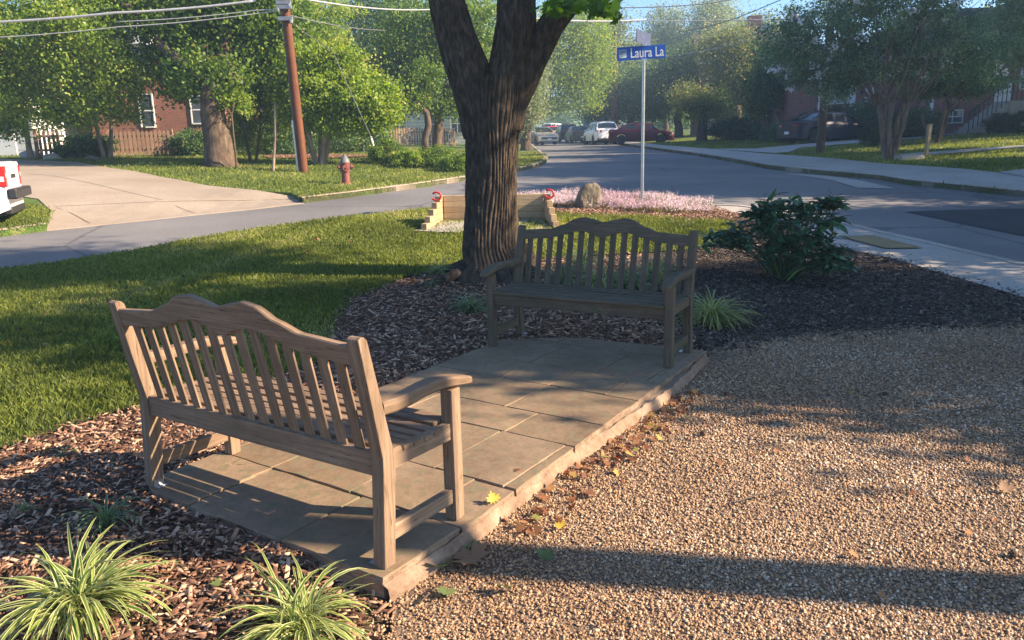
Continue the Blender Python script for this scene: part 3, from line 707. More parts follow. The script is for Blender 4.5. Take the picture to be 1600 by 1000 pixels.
# ---------------- leafy things ----------------
LEAFQ = (np.array([(0, -.5, 0), (.36, 0, .10), (0, .5, 0), (-.36, 0, .10)], float), np.array([(0, 1, 2, 3)]))
LSCALE = .80
def leafcloud(blobs, ncl, per, spread, size, hollow=.55, flat=.75):
    """blobs: (centre, radii); clumps of leaf-sized faces gathered towards the blob surfaces"""
    vol = np.array([r[0]*r[1]*r[2] for c, r in blobs])**(2/3); pr = vol/vol.sum()
    bi = rng.choice(len(blobs), ncl, p=pr); C = np.array([b[0] for b in blobs])[bi]; RR = np.array([b[1] for b in blobs])[bi]
    d = rng.normal(size=(ncl, 3)); d /= np.linalg.norm(d, axis=1)[:, None]
    rad = (hollow+(1-hollow)*rng.random(ncl))[:, None]*rng.uniform(.68, 1.28, ncl)[:, None]
    cc = C+d*RR*rad
    cr = rng.random(ncl)*.6
    k = rng.poisson(per*1.5, ncl); idx = np.repeat(np.arange(ncl), k); n = len(idx)
    sp = spread*rng.uniform(.6, 1.4, ncl)
    off = rng.normal(size=(n, 3))*sp[idx][:, None]*np.array([1, 1, flat])
    p = cc[idx]+off
    s = size*rng.uniform(.65, 1.4, n)*LSCALE
    # leaf axes
    a = rng.normal(size=(n, 3)); a[:, 2] -= .35; a /= np.linalg.norm(a, axis=1)[:, None]
    b = rng.normal(size=(n, 3)); b -= a*(a*b).sum(1)[:, None]; b /= np.linalg.norm(b, axis=1)[:, None]
    c = np.cross(a, b)
    V0 = LEAFQ[0]
    V = p[:, None, :]+s[:, None, None]*(V0[None, :, 1, None]*a[:, None, :]+V0[None, :, 0, None]*b[:, None, :]*1.25+V0[None, :, 2, None]*c[:, None, :])
    r = np.clip(cr[idx]+rng.normal(.18, .16, n), 0, 1)
    return V.reshape(-1, 3), np.arange(n*4).reshape(n, 4), r, cc
def curve_path(a, b, k=5, wob=.08, sag=0):
    a = Vector(a); b = Vector(b); L = (b-a).length; out = []
    for i in range(k+1):
        t = i/k; q = a.lerp(b, t)
        if 0 < i < k: q = q+Vector((random.gauss(0, wob), random.gauss(0, wob), random.gauss(0, wob)*.5+L*.12*math.sin(math.pi*t)))*1.0
        out.append(q)
    return out
def make_tree(name, label, base, blobs, ncl, per, spread, size, leaf, bark, tr=.2, fork=2.0, nl=7, stems=1, group=None, cat='tree', lean=(0, 0), hollow=.55, blooms=None, stemspread=.5, crownname='crown'):
    """blobs in world space"""
    bx, by = base; bz = T(bx, by)-.05
    root = thing(name, label, cat, (bx, by, bz), 0, group); o = Vector((bx, by, bz))
    V, F, r, cc = leafcloud(blobs, ncl, per, spread, size, hollow)
    cr = npmesh(crownname, V-np.array([bx, by, bz]), F, leaf, root, rnd=r)
    mb = MB(); tops = []
    for s in range(stems):
        an = 2*math.pi*s/stems+.4; e = Vector((math.cos(an), math.sin(an), 0))*(stemspread if stems > 1 else 0)
        top = Vector((lean[0], lean[1], fork))+e; b0 = e*.22 if stems > 1 else Vector((0, 0, 0))
        r0 = tr*(1 if stems == 1 else .62)
        pth = [b0, b0.lerp(top, .08)+Vector((0, 0, 0)), b0.lerp(top, .3)+e*.02, b0.lerp(top, .65)+Vector((random.gauss(0, tr*.3), random.gauss(0, tr*.3), 0)), top]
        mb.tube(pth, [r0*1.55, r0*1.12, r0*.98, r0*.88, r0*.8], 10, jit=.12); tops.append((top, r0*.8))
    ends = [Vector(cc[i])-o for i in rng.choice(len(cc), nl*len(tops), replace=False)]
    for i, e in enumerate(ends):
        tp, r0 = min(tops, key=lambda q: (q[0]-e).length+random.random()) if stems > 1 else tops[0]
        if e.z < tp.z-.3: e.z = tp.z+abs(e.z-tp.z)*.3
        mb.tube(curve_path(tp-Vector((0, 0, .1)), e, 6, tr*.7), np.linspace(r0*.5, r0*.08, 7), 7, jit=.1)
    mb.build('trunk', bark, root, smooth=True)
    if blooms:
        V, F, r, _ = leafcloud([(c, (q[0]*1.08, q[1]*1.08, q[2]*1.08)) for c, q in blobs], blooms, 16, .09, .10, .85)
        npmesh('blossoms', V-np.array([bx, by, bz]), F, M['bloom_white'], root, rnd=r)
    return root
def bpx(L, D, dr=1.0):
    """crown lobes given by where they stand in the photo and how far away"""
    return [(tuple(at(u, v, D+(e[0] if e else 0))), (ru*D/1200, ru*D/1200*dr, rv*D/1200)) for u, v, ru, rv, *e in L]

# --- the big maple by the bench ---
mx, my = -.20, 9.30; mz = T(mx, my)
maple = thing('maple_tree', 'big forked tree with deeply furrowed bark behind the far bench', 'tree', (mx, my, mz))
def bark_tube(path, rad, n, rows, amp, ridges, seed, flare=None):
    rr_ = np.random.default_rng(seed); P_ = np.array([tuple(p) for p in path], float); t = np.linspace(0, len(P_)-1, rows)
    # smooth the centre line
    C = np.stack([np.interp(t, np.arange(len(P_)), P_[:, i]) for i in range(3)], 1); Rr = np.interp(t, np.arange(len(P_)), rad)
    ker = np.ones(max(3, rows//12)); ker /= ker.sum(); pad = len(ker)//2
    for i in range(3): C[:, i] = np.convolve(np.pad(C[:, i], pad, mode='reflect', reflect_type='odd'), ker, 'same')[pad:pad+rows]
    Rr = np.convolve(np.pad(Rr, pad, mode='reflect', reflect_type='odd'), ker, 'same')[pad:pad+rows]
    d = np.gradient(C, axis=0); d /= np.linalg.norm(d, axis=1)[:, None]
    a = np.cross(np.array([0, 1., 0])[None], d); a /= np.linalg.norm(a, axis=1)[:, None]; b = np.cross(d, a)
    th = np.linspace(0, 2*math.pi, n, endpoint=False); s = np.concatenate([[0], np.cumsum(np.linalg.norm(np.diff(C, axis=0), axis=1))])
    TH, S = np.meshgrid(th, s)
    ph = rr_.uniform(0, 6.28, 12)
    wv = sum(np.sin(TH*k+S*(1.1+.5*j)*(1 if j % 2 else -1)+ph[j])*.5/(1+j*.4) for j, k in enumerate((2, 3, 5, 7, 4)))
    rd = 1-np.abs(np.sin(TH*ridges/2+wv*2.2+.9*np.sin(S*5+3*TH+ph[5])))**.6
    br = .5+.5*np.sin(S*16+wv*6+TH*9+ph[6])
    disp = -amp*(rd*1.0)+amp*.65*br*(1-rd)+amp*.4*np.sin(TH*3+S*1.3+ph[7])
    disp += rr_.normal(0, amp*.10, disp.shape)
    Rad = Rr[:, None]+disp
    if flare is not None: Rad = Rad+flare(TH, S)
    V = C[:, None, :]+Rad[..., None]*(np.cos(TH)[..., None]*a[:, None, :]+np.sin(TH)[..., None]*b[:, None, :])
    i = np.arange(rows-1)[:, None]*n; k = np.arange(n)[None]; k2 = (k+1) % n
    F = np.stack([i+k, i+k2, i+n+k2, i+n+k], -1).reshape(-1, 4)
    return V.reshape(-1, 3), F
def W(u, v, y=9.3): p = at(u, v, y); return (p.x-mx, p.y-my, p.z-mz)
mpx = 9.3/1200
parts_ = []
def fl(TH, S):
    return np.exp(-S/.30)*(.25+.13*np.sin(TH*3+1.1)+.08*np.sin(TH*5+.3))
base_c = [(.0, 0, -.10), (.0, 0, .15), W(766, 385), W(767, 330), W(768, 270), W(770, 210), W(772, 160), W(773, 120)]
parts_.append(bark_tube(base_c, [.325, .315, .305, .295, .295, .31, .345, .345], 340, 230, .017, 46, 1, fl))
parts_.append(bark_tube([W(758, 210), W(748, 160), W(732, 112), W(712, 60), W(697, 0), W(686, -70), W(668, -170), W(640, -290)], [.26, .26, .25, .22, .20, .185, .16, .12], 200, 200, .012, 34, 2))
parts_.append(bark_tube([W(783, 200), W(788, 150), W(798, 95), W(806, 40), W(807, 0), W(809, -80), W(812, -180), W(820, -300)], [.26, .26, .24, .225, .215, .19, .16, .12], 200, 200, .012, 34, 3))
parts_.append(bark_tube([W(802, 175), W(816, 135), W(836, 88), W(856, 46), W(886, 5), W(925, -50), W(975, -120), W(1030, -190)], [.12, .15, .155, .15, .145, .14, .12, .08], 150, 180, .010, 26, 4))
Vs, Fs, o_ = [], [], 0
for V, F in parts_: Vs.append(V); Fs.append(F+o_); o_ += len(V)
npmesh('trunk', np.concatenate(Vs), np.concatenate(Fs), M['bark'], maple, smooth=True)
# a few roots
mb = MB()
for an, L in ((-2.5, .9), (-1.3, .55), (-.5, .8), (.6, .6), (3.0, .8)):
    d = Vector((math.cos(an), math.sin(an), 0)); mb.tube([d*.28+Vector((0, 0, .10)), d*(.28+L*.4)+Vector((0, 0, .02)), d*(.28+L)+Vector((0, 0, -.06))], [.11, .07, .03], 10, jit=.2)
mb.build('root', M['bark'], maple, smooth=True)
mblobs = [((-1.2, 8.2, 7.0), (2.2, 1.8, 1.8)), ((.8, 8.6, 7.8), (2.2, 1.8, 1.8)), ((2.6, 8.6, 6.2), (1.3, 1.3, 1.0)), ((-.3, 7.8, 9.2), (2.0, 1.8, 1.5)), ((-3.2, 7.6, 6.2), (1.3, 1.2, .9))]
V, F, r, cc = leafcloud(mblobs, 260, 30, .3, .13, .5)
npmesh('crown', V-np.array([mx, my, mz]), F, M['leaf_maple'], maple, rnd=r)
mb = MB()
for i in range(16):
    e = Vector(cc[i*9])-Vector((mx, my, mz)); s0 = random.choice([W(640, -290), W(820, -300), W(690, -70), W(822, -80), W(970, -130)]); mb.tube(curve_path(s0, e, 5, .1), np.linspace(.09, .015, 6), 7)
mb.build('branch', M['bark'], maple, smooth=True)
# real maple leaf outline
def leaf_outline():
    pts = [(0, -.42), (.05, -.12), (.30, -.30), (.27, -.12), (.52, -.10), (.40, .05), (.50, .22), (.30, .18), (.20, .14), (.24, .36), (.10, .34), (0, .58)]
    L = pts+[(-a, b) for a, b in pts[-2:0:-1]]
    return L
LO = leaf_outline(); _c = (0, .02)
LV = np.array([(0, .02, .0)]+[(a, b, .10*abs(a)+.06*b*b) for a, b in LO], float); nL = len(LO)
LF = np.array([(0, 1+i, 1+(i+1) % nL) for i in range(nL)])
def leafset(P_, size, tiltsd, base=(LV, LF)):
    n = len(P_); s = size*rng.uniform(.7, 1.25, n); z = np.ones(n)*rng.uniform(-1.2, 1.8, n)
    V, F, r = blob(P_[:, 0], P_[:, 1], P_[:, 2], s, s, s*z, rng.uniform(0, 6.28, n), (rng.normal(0, tiltsd, n), rng.normal(0, tiltsd, n)), base=base)
    return V, F, r
pp = []
for (u, v, ru, rv, k) in ((895, 8, 40, 14, 70), (940, 12, 26, 14, 40), (960, 24, 12, 10, 9), (915, -25, 60, 20, 70), (870, 20, 12, 8, 8)):
    for i in range(k):
        q = at(u+random.gauss(0, ru*.5), v+random.gauss(0, rv*.5), 8.4+random.gauss(0, .4)); pp.append((q.x, q.y, q.z))
V, F, r = leafset(np.array(pp), .15, .7)
npmesh('hanging_leaves', V-np.array([mx, my, mz]), F, M['leaf_maple'], maple, rnd=r)
mb = MB(); a0 = at(880, -70, 8.6)-Vector((mx, my, mz)); mb.tube([W(915, -60), tuple(a0), tuple(at(905, -10, 8.4)-Vector((mx, my, mz))), tuple(at(958, 18, 8.3)-Vector((mx, my, mz)))], [.04, .025, .015, .006], 6); mb.build('twig', M['bark'], maple, smooth=True)

# --- shade trees standing just outside the photo, to the right ---
if 1:
    make_tree('shade_tree', 'tree beside the gravel whose trunk shadow crosses it', (7.0, 1.62), [((7.4, 1.6, 9.4), (2.3, 1.5, 1.6)), ((6.0, 1.2, 10.4), (1.8, 1.4, 1.4))], 130, 40, .35, .16, M['leaf_mid'], M['bark2'], tr=.155, fork=7.4, nl=6)
    SHA = [((9.6, 5.0, 4.7), (2.0, .95, 1.3)), ((11.6, 4.9, 5.6), (2.2, 1.2, 1.6)), ((13.4, 4.7, 6.8), (2.2, 1.6, 1.9)), ((11.0, 4.9, 7.0), (2.0, 1.5, 1.6)), ((15.8, 4.2, 6.4), (2.0, 1.4, 1.9)), ((11.0, 7.5, 10.2), (2.1, 1.2, 1.5)), ((13.6, 7.0, 12.0), (1.8, 1.0, 1.4)), ((7.6, 5.5, 4.0), (.8, .55, .6)), ((10.5, 3.0, 4.2), (.55, .4, .4)), ((12.5, 5.9, 5.0), (1.8, .9, 1.2))]
    make_tree('shade_tree', 'dense tree by the sidewalk whose crown shades the far bench', (12.2, 5.0), SHA, 800, 62, .42, .17, M['leaf_mid'], M['bark2'], tr=.25, fork=3.2, nl=9)
    make_tree('shade_tree', 'tall thin tree shading the lawn behind the benches', (17.5, 3.6), [((18, 3.6, 9.5), (2.4, 1.5, 1.8)), ((19.5, 4.2, 11.0), (2.4, 1.6, 1.6)), ((16.4, 4.4, 10.4), (1.8, 1.1, 1.2)), ((21, 5.4, 10.5), (2.0, 1.0, 1.2))], 130, 50, .45, .18, M['leaf_mid'], M['bark2'], tr=.25, fork=6, nl=9)
    make_tree('shade_tree', 'round tree on the verge shading the street corner', (15.6, 9.6), [((15.4, 9.6, 4.6), (3.0, 2.0, 1.9)), ((13.0, 8.8, 3.5), (1.4, 1.3, .9)), ((17.5, 9.8, 5.0), (2.5, 2.0, 1.8)), ((16.2, 12.3, 4.4), (2.6, 1.2, 1.6))], 420, 50, .4, .17, M['leaf_mid'], M['bark2'], tr=.25, fork=2.8, nl=9)
    make_tree('shade_tree', 'wide tree on the verge shading the road', (21, 15.5), [((20, 15.2, 5.4), (3.4, 1.9, 2.0)), ((23.5, 15.5, 7.0), (3.2, 2.1, 2.2)), ((21, 18.4, 5.6), (3.4, 1.3, 1.8)), ((26.0, 17.5, 8.0), (3.0, 2.2, 2.0))], 520, 50, .45, .2, M['leaf_mid'], M['bark2'], tr=.3, fork=3.2, nl=9)

    for lb, bs_, bl_ in (('tall tree outside the right edge shading the driveway corner', (23, 18.5), [((23, 18.2, 6.5), (3.0, 1.0, 1.8))]),
                         ('tall tree outside the right edge beside the stairs house', (37, 33), [((36, 32.5, 10), (4.4, 2.2, 3.4)), ((40, 35.5, 12), (4, 2.4, 3.2))]),
                         ('very tall tree outside the right edge over the near road', (26.5, 16.5), [((24, 15.6, 11), (4, 1.3, 2.2)), ((28.5, 17.6, 12), (4, 1.4, 2.4))]),
                         ('very tall tree outside the right edge over the street bend', (28, 23), [((25.5, 20.8, 12), (4, 1.3, 2.2)), ((30, 23.5, 13), (4, 1.5, 2.5))]),
                         ('very tall tree outside the right edge shading the far kerb', (30.5, 29), [((27, 26.5, 12.8), (4, 1.6, 2.2)), ((32, 29.5, 13.5), (4, 1.8, 2.5))]),
                         ('very tall tree outside the right edge behind the russet house', (35, 37), [((30, 33.5, 14), (4.5, 1.9, 2.4)), ((35, 38, 15), (4, 2, 2.6))]),
                         ('very tall tree outside the right edge deep in the back gardens', (39, 47), [((33, 43, 15.5), (4.5, 2.2, 2.5)), ((38, 48, 16.5), (4, 2.4, 2.6))]),
                         ('tall tree outside the right edge beyond the stairs house', (40, 42), [((40, 42, 12), (5, 2.6, 4)), ((44, 45, 14), (4.5, 2.6, 3.6))])):
        make_tree('shade_tree', lb, bs_, bl_, 520, 44, .6, .28, M['leaf_mid'], M['bark2'], tr=.3, fork=4, nl=8)
# --- blade clumps ---
def blade_clump(name, label, loc, n, L, mat, group, wd=.009, up_=1.1, seed=0):
    rg = np.random.default_rng(seed); x0, y0 = loc; root_z = T(x0, y0)-.01; seg = 8
    an = rg.uniform(0, 6.28, n); el = np.clip(rg.normal(up_, .28, n), .45, 1.5); ln = L*rg.uniform(.45, 1.15, n); w_ = wd*rg.uniform(.55, 1.15, n)
    cur = rg.uniform(1.2, 2.8, n); tw = rg.normal(0, .4, n)
    br = rg.uniform(0, .05*L/.35, n); ba = rg.uniform(0, 6.28, n)
    px_ = br*np.cos(ba); py_ = br*np.sin(ba); pz_ = np.zeros(n); e = el.copy(); rows = []
    wprof = [.7, .95, 1, 1, .95, .85, .65, .4, .05]
    for s in range(seg+1):
        c, sn = np.cos(an), np.sin(an); sx, sy = -sn, c
        hw = w_*wprof[s]; v = np.stack([px_, py_, pz_], -1); sd = np.stack([sx*np.cos(tw*s/seg), sy*np.cos(tw*s/seg), np.sin(tw*s/seg)], -1)*hw[:, None]
        dn = np.stack([0*hw, 0*hw, -.35*hw], -1)
        rows.append(np.stack([v-sd, v+dn, v+sd], 1))
        px_ = px_+np.cos(e)*c*ln/seg; py_ = py_+np.cos(e)*sn*ln/seg; pz_ = np.maximum(pz_+np.sin(e)*ln/seg, -.0)
        e = e-cur/seg; an = an+rg.normal(0, .05, n)
    V = np.stack(rows, 1)  # n, seg+1, 3, 3
    nv = (seg+1)*3; V = V.reshape(-1, 3); F0 = []; U0 = []
    for s in range(seg):
        for k in range(2):
            F0.append((s*3+k, s*3+k+1, s*3+4+k, s*3+3+k)); U0.append([(s/seg, k*.5), (s/seg, k*.5+.5), ((s+1)/seg, k*.5+.5), ((s+1)/seg, k*.5)])
    F = (np.array(F0)[None]+np.arange(n)[:, None, None]*nv).reshape(-1, 4); U = np.tile(np.array(U0).reshape(1, -1, 2), (n, 1, 1)).reshape(-1, 2)
    o = npmesh(name, V, F, mat, smooth=True, rnd=np.repeat(rg.random(n), len(F0)), uv=U); o.location = (x0, y0, root_z)
    return tag(o, label, 'plant', group)
GL = 'striped grassy border plants'
blade_clump('liriope_plant', 'largest sunlit striped grassy clump, in the front mulch left of the bench', P(125, 955), 240, .42, M['liriope'], GL, .008, .95, 1)
blade_clump('liriope_plant', 'striped grassy clump in front of the near corner of the patio', P(470, 990), 160, .38, M['liriope'], GL, .0066, 1.08, 2)
blade_clump('liriope_plant', 'sparse upright tuft in the mulch by the left rear leg of the near bench', P(165, 822), 42, .27, M['liriope2'], GL, .006, 1.3, 3)
blade_clump('liriope_plant', 'full grassy clump at the right end of the far bench', P(1112, 505), 330, .48, M['liriope'], GL, .008, 1.05, 4)
blade_clump('liriope_plant', 'dark grassy clump at the foot of the tree, left of the far bench', P(735, 486), 150, .34, M['liriope2'], GL, .008, .95, 5)
blade_clump('liriope_plant', 'low silvery clump in the lawn edge left of the tree trunk', P(690, 428), 120, .30, M['liriope'], GL, .008, .9, 6)
blade_clump('liriope_plant', 'small tuft in the sunlit mulch left of the tree base', P(672, 448), 30, .2, M['liriope2'], GL, .007, 1.0, 7)
for i, (u, v) in enumerate(((885, 448), (935, 452), (985, 456), (1020, 440), (910, 420))):
    blade_clump('liriope_plant', ['grassy clump seen between the left back slats of the far bench', 'second grassy clump from the left behind the far bench back slats', 'third grassy clump from the left behind the far bench back slats', 'rightmost grassy clump seen through the far bench back slats', 'farther grassy clump behind the far bench, at the lawn edge'][i], P(u, v), 150, .52, M['liriope' if i % 2 else 'liriope2'], GL, .008, 1.15, 20+i)
for i, (u, v) in enumerate(((100, 712), (40, 800), (360, 735))):
    blade_clump('grass_tuft', ['thin grass tuft in the mulch left of the near bench', 'thin grass tuft in shaded mulch at the left edge', 'tiny weed between mulch and patio under the near bench'][i], P(u, v), 22 if i < 2 else 7, .12, M['liriope2'], None, .0035, 1.2, 40+i)

# --- glossy bush by the sidewalk ---
bl = []
for i in range(5): t = i/4; wv = [.03, .5, .62, .42, .02][i]*.36; bl += [(-wv, t-.0, .05*math.sin(t*3.1)-.22*t*t), (0, t, .0+.05*math.sin(t*3.1)-.22*t*t-.03), (wv, t, .05*math.sin(t*3.1)-.22*t*t)]
BLV = np.array(bl); BLF = np.array([(i*3+k, i*3+k+1, i*3+4+k, i*3+3+k) for i in range(4) for k in range(2)])
bu = P(1225, 436); bz = T(*bu)
bush = thing('leafy_shrub', 'dark glossy broad-leaved shrub between the mulch and the sidewalk', 'shrub', (bu[0], bu[1], bz))
bb = [((.05, .05, .48), (.50, .45, .36)), ((.30, .0, .58), (.32, .35, .30)), ((-.35, .05, .42), (.35, .35, .28)), ((-.62, .25, .32), (.30, .3, .22)), ((.1, -.25, .28), (.45, .25, .25)), ((.36, -.35, .16), (.22, .2, .15)), ((-.1, .0, .75), (.28, .25, .18)), ((.45, .0, .80), (.12, .12, .1)), ((-.3, .0, .70), (.2, .2, .12))]
n = 270; bi = rng.integers(0, len(bb), n); d = rng.normal(size=(n, 3)); d[:, 2] = np.abs(d[:, 2])*.8; d /= np.linalg.norm(d, axis=1)[:, None]
cen = np.array([b[0] for b in bb])[bi]+d*np.array([b[1] for b in bb])[bi]*rng.uniform(.6, 1.08, n)[:, None]
Vs, Fs, rs_, o_ = [], [], [], 0
for c_ in cen:
    k = rng.integers(5, 9); rot = rng.uniform(0, 6.28)+np.arange(k)*2*math.pi/k+rng.normal(0, .2, k); L = rng.uniform(.10, .17, k)
    V, F, r = blob(np.full(k, c_[0]), np.full(k, c_[1]), np.full(k, c_[2]), L*.85, L, L, rot, (rng.normal(.18, .35, k), rng.normal(0, .3, k)), base=(BLV, BLF), rnd=np.clip(rng.normal(.4, .22, k), 0, .93))
    Vs.append(V); Fs.append(F+o_); rs_.append(r); o_ += len(V)
npmesh('foliage', np.concatenate(Vs), np.concatenate(Fs), M['bush'], bush, smooth=True, rnd=np.concatenate(rs_))
mb = MB()
for c_ in cen[::4]: mb.tube(curve_path((random.gauss(0, .06), random.gauss(0, .06), -.02), c_, 4, .02), [.012, .010, .008, .006, .004], 5)
mb.tube([(.40, .0, .55), (.52, -.05, .80), (.66, -.08, .93)], [.006, .005, .004], 5)
mb.build('stem', M['bush'], bush, smooth=True)

# --- fallen leaves ---
def littersheet(name, label, poly, n, size):
    xs = [p[0] for p in poly]; ys = [p[1] for p in poly]; x = rng.uniform(min(xs), max(xs), n); y = rng.uniform(min(ys), max(ys), n); k = inpoly(x, y, poly); x = x[k]; y = y[k]
    z = terr(x, y)+.012+rng.uniform(0, .02, len(x)); V, F, r = leafset(np.stack([x, y, z], -1), size, .45)
    o = npmesh(name, V, F, M['litter'], rnd=r); return tag(o, label, 'leaves', kind='stuff')
edge = [(-.10, 3.10), (.0, 3.25), (.30, 3.70), (1.06, 4.84), (1.20, 5.05)]
band = edge+[(1.28, 4.95), (1.20, 4.70), (.62, 3.78), (.38, 3.35), (.08, 3.0)]
littersheet('leaf_litter', 'drift of orange and brown dry leaves along the patio edge', band, 1100, .05)
littersheet('leaf_scatter', 'scattered small brown leaves on gravel and mulch', [(-2.6, 1.6), (-.6, 2.4), (1.3, 5.4), (6, 6.5), (4, 3), (1.5, 1.3)], 190, .04)
littersheet('lawn_leaf_litter', 'scattered dry leaves on the lawn behind the near bench', [(-6, 6), (-1.5, 7), (-1, 12), (-5, 12)], 90, .07)
FLV = [('fallen_leaf', 'large curled brown maple leaf on the gravel by the patio corner', (738, 873), .20, 'leaf_brown', 0),
       ('fallen_leaf', 'dull green folded maple leaf leaning at the patio corner', (683, 888), .125, 'leaf_green', .5),
       ('fallen_leaf', 'bright green leaf lying behind the big brown leaf', (732, 852), .10, 'leaf_green', .1),
       ('fallen_leaf', 'star shaped green leaf on the gravel below the patio corner', (697, 927), .09, 'leaf_green', .2),
       ('fallen_leaf', 'green leaf alone on the gravel right of the brown leaf', (852, 869), .09, 'leaf_green', .15),
       ('fallen_leaf', 'crumpled green leaf on gravel near the bottom of the drift', (792, 922), .11, 'leaf_green', .6),
       ('fallen_leaf', 'bright yellow leaf standing at the end of the patio edge', (771, 808), .07, 'leaf_yellow', .9),
       ('fallen_leaf', 'small yellow leaf on the gravel under the leaf drift', (876, 822), .06, 'leaf_yellow', .2),
       ('fallen_leaf', 'tiny yellow leaf between the patio corner and the striped clump', (642, 907), .045, 'leaf_yellow', .2),
       ('fallen_leaf', 'dry orange leaf on the flagstones near the edge', (812, 736), .06, 'litter', .1),
       ('fallen_leaf', 'red brown maple leaf on mulch in front of the near bench shadow', (268, 895), .09, 'litter', .4),
       ('fallen_leaf', 'pale green leaf lying on the sunny mulch', (340, 912), .06, 'leaf_green', .1),
       ('fallen_leaf', 'dark curled leaf on the right part of the gravel', (1572, 765), .09, 'leaf_brown', .5),
       ('fallen_leaf', 'green leaf on the shaded gravel right of the far bench', (1075, 652), .07, 'leaf_green', .2)]
for nm, lb, (u, v), s, mt, ti in FLV:
    x, y = P(u, v, .02); z = (PZ+.008 if inpoly(np.array(x), np.array(y), [tuple(p) for p in CONV]) else T(x, y)+.018)
    if 'flagstones' in lb:
        r_ = ray(u, v); tt = (PZ-CAMH)/r_[2]; x, y, z = r_[0]*tt, tt, PZ+.006
    V = LV.copy(); V[:, 2] += .25*np.abs(V[:, 0])**1.3+.3*V[:, 1]**2*ti; V *= s
    o = npmesh(nm, V, LF, M[mt], smooth=False, rnd=rng.random(len(LF))*.4+.3); o.location = (x, y, z+s*.15*ti); o.rotation_euler = (ti*.9+rng.normal(0, .1), rng.normal(0, .15), rng.uniform(0, 6.28)); tag(o, lb, 'leaf')
# seed balls and twigs
for i, (u, v) in enumerate(((1135, 620), (1098, 682), (1582, 873), (1383, 620))):
    x, y = P(u, v); mb = MB(); mb.lathe([(.001, -.016), (.011, -.012), (.016, 0), (.011, .012), (.001, .016)], 10)
    for k in range(26):
        d = Vector((random.gauss(0, 1), random.gauss(0, 1), random.gauss(0, 1))).normalized(); mb.tube([d*.013, d*.021], [.003, .0006], 4)
    o = mb.build('seed_ball', M['soil'], loc=(x, y, T(x, y)+.02)); tag(o, ['spiky brown seed ball on the shaded upper gravel', 'spiky seed ball left on the gravel above the lit patch', 'dark seed ball in the shadow band at the right edge', 'seed ball right of centre at the shade edge of the gravel'][i], 'seed ball', 'seed balls on the gravel')
for i, ((u, v), (u2, v2), lb) in enumerate((((655, 950), (715, 905), 'thin brown twig on mulch below the patio corner'), ((1480, 650), (1560, 640), 'thin stick on the shaded gravel at right'), ((1150, 790), (1240, 770), 'short stick on the sunlit gravel'))):
    a = P(u, v); b = P(u2, v2); a3 = Vector((*a, T(*a)+.02)); b3 = Vector((*b, T(*b)+.025)); mb = MB(); mb.tube([a3, a3.lerp(b3, .4)+Vector((0, .006, .006)), a3.lerp(b3, .7)+Vector((.003, -.006, .002)), b3], [.004, .0035, .003, .002], 6); mb.tube([a3.lerp(b3, .5), a3.lerp(b3, .62)+Vector((.01, .03, .01))], [.002, .001], 5)
    tag(mb.build('twig', M['bark2']), lb, 'twig')
# ---------------- things at the lawn's end ----------------
# horseshoe pit backstop: stacked timbers, stepped side walls
def wpt(u, v, y): return at(u, v, y)
pc = P(764, 352); PD = 12.75
xl = P(697, 347)[0]; xr = P(846, 350)[0]; zb = T(-.3, 13.0)
pit = thing('horseshoe_pit_backstop', 'pale timber horseshoe backstop with stepped side walls behind the tree', 'backstop', (-.28, 13.35, zb-.02), R(-3))
ts = .098
mb = MB()
for k in range(5): mb.box((-.86, 0, k*ts+.001), (.86, ts, (k+1)*ts-.002))
mb.build('back_wall', M['timber'], pit, bevel=.004)
for s in (-1, 1):
    mb = MB()
    for k in range(5):
        ln = [1.02, .82, .62, .42, .22][k]
        p0 = Vector((s*(.86+.05), ts-.0, (k+.5)*ts)); p1 = p0+Vector((s*.16*ln/1.02, -ln, 0))
        mb.beam(p0, p1, ts-.004, ts-.003)
    mb.build('side_wall', M['timber'], pit, bevel=.004)
sheet('pit_gravel', [(pit.location.x+a, pit.location.y+b) for a, b in ((-.86, -.0), (.84, -.05), (.95, -1.15), (.3, -1.25), (-.4, -1.22), (-1.05, -1.0), (-1.3, -.9), (-1.0, -.6))], .02, M['concrete'], step=.3)
for s in (-1, 1):
    mb = MB(); pth = []
    for k in range(15):
        a = R(-52)+k*R(284)/14; pth.append((.068*math.cos(a+R(0)), 0, .078*math.sin(a)))
    mb.tube(pth, .017, 8); mb.tube([Vector(pth[0])+Vector((0, 0, 0)), Vector(pth[0])+Vector((-.004, 0, -.018))], .015, 8)
    o = mb.build('horseshoe', M['redpaint'], smooth=True)
    M4 = pit.location; o.location = (M4.x+s*.955, M4.y-.19, zb+.475); o.rotation_euler = (R(12), R(90 if s < 0 else 100), R(10))
    tag(o, ['red horseshoe hung over the left top corner of the timber backstop', 'red horseshoe hung over the right top corner of the timber backstop'][s > 0], 'horseshoe', 'red horseshoes on the backstop')
# boulder
bmx = bmesh.new(); bmesh.ops.create_icosphere(bmx, subdivisions=5, radius=1)
prof_u = [(-.24, -.04), (-.245, .08), (-.21, .22), (-.17, .34), (-.12, .395), (.0, .405), (.19, .41), (.225, .395), (.24, .30), (.245, -.04)]
from mathutils import noise as mn
for vtx in bmx.verts:
    c = vtx.co.copy(); d = c.normalized()
    e = .20; f_ = (abs(d.x)**(1/e)+abs(d.y)**(1/e)+abs(d.z)**(1/e))**(-e)
    q = d*f_; zz = q.z
    x = q.x*.27; y = q.y*.17; z = .17+zz*.24
    sl_ = max(0, (z-.12))/.3
    if x < 0: x *= 1-.38*sl_**1.5
    y *= 1-.25*sl_; z -= .05*max(0, -q.x)*max(0, zz)
    nn = mn.fractal(Vector((x, y, z))*5, 1, 2, 5)*.022+mn.noise(Vector((x*2.3, y*2.3, z*2.3+4)))*.02; v3 = Vector((x, y, z))+d*nn
    vtx.co = v3
